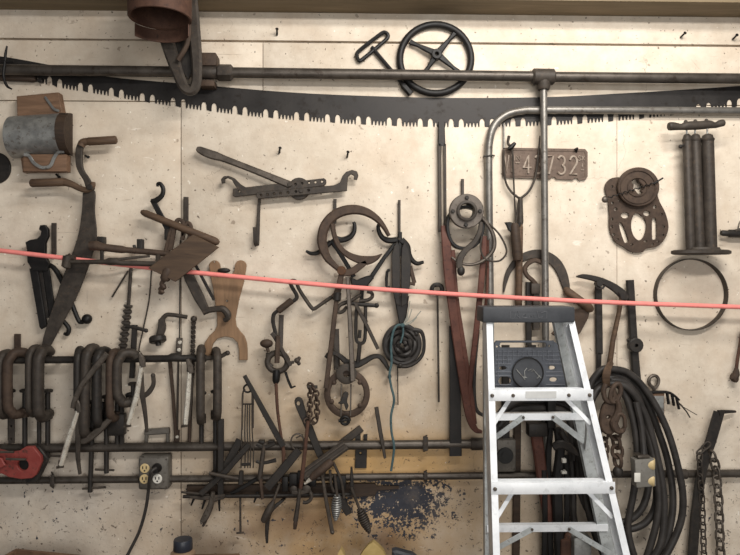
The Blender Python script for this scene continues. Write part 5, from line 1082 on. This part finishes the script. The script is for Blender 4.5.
m = MB(.06); m.tube([(572, 420), (571, 450), (573, 490), (574, 520), (584, 545), (590, 580)], 3.6, 4); m.thing('thick_hose', 'thick black hose hanging right of the heavy wrench behind the ladder', 'hose', 'rubber')
m = MB(.09); m.tube([(579, 430), (578, 465), (581, 495), (590, 515), (602, 524)], 2.6, 4); m.thing('curved_hose', 'thin black hose curving behind the right ladder rails', 'hose', 'rubber')
t = T('added_dark_loops', 'added bundle of black loops filling the dark area behind the first ladder step', 'hose')  # hose loops added to fill the dark area behind the ladder
for i, L in enumerate(([(496, 432), (502, 412), (522, 403), (548, 402), (570, 408), (579, 430), (580, 470)], [(499, 426), (512, 410), (538, 408), (562, 411), (572, 426), (574, 460)], [(497, 418), (514, 402), (540, 397), (566, 400), (582, 414), (587, 450)])):
    m = MB(.05); m.tube([(x, y, .045+.022*i) for x, y in L], 4.2, 6, n=10); m.build('hose', 'rubber', t)
m = MB(.05); m.pbox(548, 399, 556, 428, .02, .11, .8); m.build('tie', 'black', t)
for i, (L, lab) in enumerate((([(566, 455), (567, 500), (566, 580)], 'narrow black strap hanging just right of the heavy wrench jaw'), ([(544, 470), (545, 520), (543, 585)], 'black flat strap hanging between the mallet handle and the heavy wrench'))):
    m = MB(.085); m.bar(L, 5.5, 2.4, 4); m.thing('black_strap', lab, 'strap', 'black')
t = T('rusty_vise', 'rusty block with a blue-grey steel face low behind the ladder', 'vise')
m = MB(.12); m.pbox(561, 540, 572, 590, .06, .12, 2); m.ball((570, 537, .1), (6, 6, 4)); m.ball((578, 535, .1), (4, 3, 3)); m.build('body', 'rustred', t)
m = MB(.14); m.pbox(574, 538, 592, 590, .06, .15, 2); m.build('face', 'galv', t)
m = MB(.1); m.tube([(574, 590, .09), (574, 980, .09)], 6); m.build('stand', 'dark', t)

# ================================================================ STEPLADDER
t = T('stepladder', 'white aluminium stepladder with a dark plastic cap standing before the wall', 'ladder')
zc = P(529, 321, .45).z                                  # underside of the cap
FL0, FR0 = P(489.5, 321, .45), P(571.5, 321, .45)
lean = 0.25
def hit(px, py, p0, lean_):                               # point of a sloping plane y = p0.y - lean*(p0.z - z) seen at (px, py)
    u = (px-370)/FOC; v = (277.5-py)/FOC; r = FW+RT*u+Vector((0, 0, v)); O = Vector((0, -CAM_D, CAM_H))
    k = (p0.y-lean_*p0.z + CAM_D + lean_*CAM_H)/(r.y - lean_*r.z); return O+r*k
FL1, FR1 = hit(496.5, 552, FL0, lean), hit(626, 552, FR0, lean)
def ext(a, b, z): return a+(b-a)*((z-a.z)/(b.z-a.z))
rl = -0.17
RL0, RR0 = P(489, 321, .36), P(561, 321, .36)
RL1 = hit(489.5, 552, RL0, rl); RR1 = hit(610, 552, RR0, rl)
def rail(a, b, side, fl, web, mat, nm, zf=0.0):
    """channel rail: a flange facing the viewer and a web running back from its outer edge"""
    b = ext(a, b, zf); ax = (b-a).normalized(); m = MB(.4)
    out = XV*side; back = (out.cross(ax)); back = back if back.y > 0 else -back; back.normalize(); out = ax.cross(back); out = out if out.x*side > 0 else -out; out.normalize(); th = .003
    sec = [(-fl/2, 0), (fl/2, 0), (fl/2, web), (-fl/2, web), (-fl/2, web-th), (fl/2-th, web-th), (fl/2-th, th), (-fl/2, th)]
    rows = [[m.bm.verts.new(p+out*q[0]+back*q[1]) for q in sec] for p in (a, b)]
    for j in range(8): m.bm.faces.new((rows[0][j], rows[0][(j+1) % 8], rows[1][(j+1) % 8], rows[1][j]))
    m.bm.faces.new(rows[0]); m.bm.faces.new(rows[1][::-1])
    o = m.build(nm, mat, t, angle=20); return out, back
ol, bk = rail(FL0, FL1, -1, .021, .062, 'alum', 'front_rail', 0.012)
orr, bk = rail(FR0, FR1, 1, .021, .062, 'alum', 'front_rail', 0.012)
rail(RL0, RL1, -1, .034, .03, 'alumdull', 'rear_rail', 0.012); rail(RR0, RR1, 1, .05, .03, 'alumdull', 'rear_rail', 0.012)
for a, b in ((FL0, FL1), (FR0, FR1), (RL0, RL1), (RR0, RR1)):
    p = ext(a, b, 0.02); m = MB(.4); m.wbox(p+Vector((0, .03 if a in (FL0, FR0) else .02, -.0)), (.04, .085, .04), None, .006); m.build('foot', 'rubber', t)
def at(a, b, z): return ext(a, b, z)
def zrow(py): return hit(540, py, FL0, lean).z
steps = [zrow(395), zrow(488)]; dz = steps[0]-steps[1]
steps += [steps[1]-dz*1.02*k for k in range(1, 4)]
for i, z in enumerate(steps):
    a, b = at(FL0, FL1, z), at(FR0, FR1, z); hgt = .036
    m = MB(.4); c = (a+b)/2; wd = (b-a).length-.02
    m.wbox(c+Vector((0, -.003, 0)), (wd+.044, .005, hgt), Matrix.Rotation(-math.atan(lean)*0.0, 3, 'X'), .001)
    m.wbox(c+Vector((0, .022, hgt/2-.004)), (wd, .042, .006)); m.wbox(c+Vector((0, .04, hgt/2-.018)), (wd, .004, .03))
    for k in range(3): m.wbox(c+Vector((0, .006+.011*k, hgt/2)), (wd, .004, .003))
    o = m.build('step', 'alum', t)
    for p, s_ in ((a, -1), (b, 1)):
        m = MB(.4)
        m.lathe(p+Vector((0, -.012, 0)), (0, 1, 0), [(0, 0), (0, .003), (.003, .0062), (.01, .0062), (.01, 0)], 10)
        if i == 0: m.lathe(p+Vector((-s_*.068, -.012, 0)), (0, 1, 0), [(0, 0), (0, .003), (.003, .0058), (.01, .0058), (.01, 0)], 10)
        m.build('rivet', 'steel', t)
        m = MB(.4); q0 = p+Vector((-s_*.066, .03, -hgt/2)); q1 = at(FL0, FL1, z-.095) if s_ < 0 else at(FR0, FR1, z-.095); q1 = q1+Vector((-s_*.008, .025, 0))
        m.wbar([q0, q1], .014, .003, YV); m.build('step_brace', 'alum', t)
    if i == 0:
        m = MB(.4); m.wbox(c+Vector((0, -.0062, .002)), (.10, .0012, .022)); m.build('label_panel', plain('label_silver', (206, 206, 204), .2, .5), t)
# rear cross bars
def rrow(py): return hit(540, py, RL0, rl).z
for k, py in enumerate((416.5, 528)):
    z = rrow(py); a, b = at(RL0, RL1, z), at(RR0, RR1, z); c = (a+b)/2
    m = MB(.3); m.wbox(c+Vector((0, -.004, 0)), ((b-a).length+.02, .004, .024)); m.wbox(c+Vector((0, .008, .011)), ((b-a).length+.02, .026, .003)); m.build('rear_bar', 'alum', t)
    for s_, f in ((-1, .36), (1, .68)):
        q0 = a+(b-a)*f+Vector((0, -.012, 0)); q1 = at(RL0, RL1, z-.085) if s_ < 0 else at(RR0, RR1, z-.1); q1 = q1+Vector((-s_*.004, -.012, 0))
        m = MB(.3); m.wbar([q0, q1], .02, .003, YV); m.build('rear_brace', 'alumdull', t)
        m = MB(.3); m.lathe(q0+Vector((0, -.006, 0)), (0, 1, 0), [(0, 0), (0, .003), (.002, .005), (.006, .005), (.006, 0)], 10); m.build('rivet', 'steel', t)
for z in (.45, .15):
    a, b = at(RL0, RL1, z), at(RR0, RR1, z); c = (a+b)/2; m = MB(.3); m.wbox(c+Vector((0, -.004, 0)), ((b-a).length+.02, .004, .03)); m.build('rear_bar', 'alum', t)
# spreaders
for (a0, a1), (b0, b1), s_ in (((FL0, FL1), (RL0, RL1), 1), ((FR0, FR1), (RR0, RR1), -1)):
    p = at(a0, a1, zrow(420))+Vector((s_*.004, .06, 0)); q = at(b0, b1, rrow(448))+Vector((s_*.012, 0, 0)); mid = (p+q)/2+Vector((0, 0, -.015))
    m = MB(.35); m.wbar([p, mid, q], .018, .003, XV); m.build('spreader', 'alumdull', t)
# cap
a, b = P(482.5, 306.8, .455), P(574.5, 322.5, .455); m = MB(.45); c = (a+b)/2
m.wbox(Vector((c.x, -.405, c.z)), (b.x-a.x, .115, a.z-b.z), None, .006); cap = m.build('top_cap', 'plastic', t)
m = MB(.45); yF = -.4635
for X0, Z0, X1, Z1 in ((-.062, .012, .058, .0113), (-.062, -.0113, .058, -.012), (-.0625, .012, -.0615, -.012), (.0575, .012, .0585, -.012)):
    m.wbox(Vector((c.x+(X0+X1)/2, yF, c.z+(Z0+Z1)/2)), (abs(X1-X0), .001, abs(Z1-Z0)))
dd = .4637; q = lambda x, y: (x, y, dd)
for l in ([(514.5, 318), (516, 311.5), (519, 312), (519, 314.5), (516.5, 315), (520, 318)], [(522, 317.5), (523, 314.5), (525.5, 314), (525.5, 316), (523, 317.6), (527, 317.6)], [(529, 317.5), (530.5, 314.5), (532, 317), (534, 314.3), (535, 317.4)], [(537.5, 311.5), (538.5, 317.5), (543, 317)], [(541, 313), (546, 311.2)]): m.tube([q(*p) for p in l], .3, n=5)
m.build('emblem', plain('emboss_grey', (100, 102, 106), 0, .5), cap)
# tray: folded pail shelf hanging inside the rails
t_d = .40
tr = [(496, 340.5), (553, 340.5), (557.5, 344), (559, 352), (566, 386), (564, 388.5), (496, 388.5), (494, 386), (494, 343)]
H = [rrect(499.5, 342.6, 546, 347.4, 2.2), ell(502.6, 368, 3.6, 1.9, 14), ell(504.5, 380.8, 6.2, 4.8, 18), ell(551.4, 367.6, 3.6, 1.9, 14), ell(553, 379.4, 3.8, 2.2, 14), ell(548.8, 346, 1.1, n=8), ell(496.8, 346.5, 1, n=8)]
m = MB(t_d); m.plate(tr, 2.2, H, .5); tray = m.build('tool_tray', 'tray', t)
m = MB(t_d+.006)
for y in (352, 356, 360, 364, 372, 376, 384.5): 
    for x0, x1 in ((495.5, 511), (546, 560+(y-352)*.14)):
        if not (y in (364, 376) and x0 < 500 and False): m.tube([(x0, y), (x1, y)], .32, n=4)
for y in (352, 356): m.tube([(511, y), (546, y)], .32, n=4)
for x in (498, 503, 508, 513, 518, 523, 528, 533, 538, 543, 548, 553):
    y1 = 386 if (x < 511) else 356.6 if 514 < x < 543 else 360 if x < 546 else 386
    m.tube([(x, 350), (x+(1 if x > 545 else 0), 364.6 if x in (503, 548, 553, 508) else y1)], .32, n=4)
m.build('grid_ribs', plain('rib_grey', (112, 115, 122), 0, .5), tray)
m = MB(t_d); m.disc(528, 373, 15.6, t_d+.004, t_d+.011, 36); m.build('round_pad', 'plastic', tray)
m = MB(t_d+.014); m.tube(ell(528, 373, 15.4, n=36), .6, n=6, closed=True); m.build('pad_rim', 'black', tray)
m = MB(t_d+.013)
for l in ([(516, 369), (522, 376), (525, 378), (524.5, 371), (527, 368)], [(517, 370), (525, 379.5)], [(528, 371), (531, 369), (534, 369.5), (531.5, 371.5)], [(533, 369), (538, 375), (541, 378)], [(523, 377), (527, 377.5)], [(537, 378.5), (540, 375.5)]): m.tube(l, .4, n=5)
m.build('scratched_mark', 'galv', tray)

# ================================================================ BENCH THINGS AT THE BOTTOM EDGE
zb = ZBENCH
t = T('workbench', 'wooden workbench under the wall, just below the bottom edge of the picture', 'bench')
x0, x1 = P(-60, 560, .3).x, P(470, 560, .3).x
m = MB(); m.wbox(((x0+x1)/2, -.29, zb-.025), (x1-x0, .54, .05), None, .003); m.build('top', 'benchwood', t)
for x in (x0+.06, x1-.06):
    for y in (-.07, -.5): m = MB(); m.wbox((x, y, (zb-.05)/2), (.08, .08, zb-.05), None, .003); m.build('leg', 'benchwood', t)
t = T('wooden_box', 'reddish open wooden box peeking up at the bottom left corner', 'box')
A = P(15, 549, .10); Bp = P(86, 554, .17); ax = Vector((Bp.x-A.x, Bp.y-A.y, 0)); L = ax.length; ax.normalize(); ay = Vector((ax.y, -ax.x, 0)); ht = A.z-zb; Rm = Matrix((ax, -ay, ZV)).transposed()
Wd = .22
for nm, ctr, size in (('side', A+ax*L/2, (L, .012, ht)), ('side', A+ax*L/2+ay*Wd, (L, .012, ht)), ('end', A+ay*Wd/2+ax*.006, (.012, Wd-.012, ht)), ('end', A+ay*Wd/2+ax*(L-.006), (.012, Wd-.012, ht))):
    m = MB(); m.wbox((ctr.x, ctr.y, zb+ht/2), size, Rm, .001); m.build(nm, 'bwood', t)
m = MB(); ctr = A+ax*L/2+ay*Wd/2; m.wbox((ctr.x, ctr.y, zb+.006), (L-.024, Wd-.012, .012), Rm); m.build('bottom', 'bwood', t)
t = T('capped_bottle', 'bottle with a dark navy screw cap at the bottom edge', 'bottle')
c = P(183, 549.5, .2); sc = S(.2)
m = MB(); m.lathe((c.x, c.y, zb), (0, 0, 1), [(0, 0), (0, 12.5*sc), (.004, 13*sc), (c.z-zb-.010, 12*sc), (c.z-zb-.002, 9*sc), (c.z-zb, 8*sc), (c.z-zb, 0)], 28); m.build('body', 'amber', t)
m = MB(); m.lathe(c, (0, 0, 1), [(0, 9*sc), (.002, 9.4*sc), (9.5*sc, 9.2*sc), (10.6*sc, 8.6*sc), (10.6*sc, 0)], 28); m.build('cap', 'navy', t)
m = MB(); a, b = P(195, 553.5, .2), P(240, 553.5, .2); m.wbox(((a.x+b.x)/2, -.25, (a.z+zb)/2), (b.x-a.x, .1, a.z-zb), None, .004); m.thing('brown_block', 'low brown wooden block beside the navy-capped bottle', 'block', 'bwood')
t = T('folded_card', 'folded tan cardboard piece with two pointed peaks at the bottom edge', 'cardboard')
def shard(px, pts, d, nm):
    m = MB(d); 
    front = [P(x, y, d) for x, y in pts]; back = [p+Vector((.004, .05, -.01)) for p in front]
    v0 = [m.bm.verts.new(p) for p in front]; v1 = [m.bm.verts.new(p) for p in back]; m.bm.faces.new(v0); m.bm.faces.new(v1[::-1])
    for i in range(len(v0)): j = (i+1) % len(v0); m.bm.faces.new((v0[i], v0[j], v1[j], v1[i]))
    m.build(nm, 'gold', t)
yb = 277.5-(zb-CAM_H)/S(.2)
shard(0, [(356, yb), (360, 556), (364, 550), (369, 544.5), (373, 542), (377, 545), (383, 551), (386, 557), (388, yb)], .2, 'peak')
shard(0, [(335, yb), (338, 553), (340.5, 548.5), (344, 555), (348, yb)], .2, 'peak')
m = MB(.2); m.plate([(392, yb), (392, 549.5), (396, 548.5), (413, 553), (418, 557), (420, yb)], 12, bevel=2, d=.2); m.thing('grey_lid', 'dark grey sloping lid edge at the bottom, right of the tan card', 'lid', 'plastic')

# ================================================================ LIGHT, CAMERA
def area(name, loc, target, sx, sy, power, col):
    l = bpy.data.lights.new(name, 'AREA'); l.shape = 'RECTANGLE'; l.size = sx; l.size_y = sy; l.energy = power; l.color = col
    o = bpy.data.objects.new(name, l); COL.objects.link(o); o.location = loc
    o.rotation_euler = (Vector(target)-Vector(loc)).to_track_quat('-Z', 'Y').to_euler(); return o
area('ceiling_light', (0.75, -1.15, 3.2), (0.5, 0, 1.6), 1.3, 0.14, 25, (1, .965, .91))
area('ceiling_light', (0.9, -2.3, 3.2), (0.4, 0, 1.5), 1.4, 0.16, 50, (1, .965, .92))
area('front_fill', (0.6, -5.2, 1.5), (0.1, 0, 1.3), 3.2, 2.2, 92, (1, .975, .94))  # added soft fill from behind the camera, lifts the lower wall
w = bpy.data.worlds.new('world'); SC.world = w; w.use_nodes = True
bg = w.node_tree.nodes['Background']; bg.inputs[0].default_value = (0.92, 0.95, 1.0, 1); bg.inputs[1].default_value = 0.18
cam = bpy.data.cameras.new('camera'); cam.sensor_width = 36; cam.lens = 36*FOC/740; cam.clip_end = 60
co = bpy.data.objects.new('camera', cam); COL.objects.link(co); co.location = (0, -CAM_D, CAM_H); co.rotation_euler = (PI/2, 0, YAW)
SC.camera = co
settle()
SC.view_settings.view_transform = 'Standard'; SC.view_settings.look = 'None'; SC.view_settings.exposure = -0.09; SC.view_settings.gamma = 1.0
SC.view_settings.use_curve_mapping = False
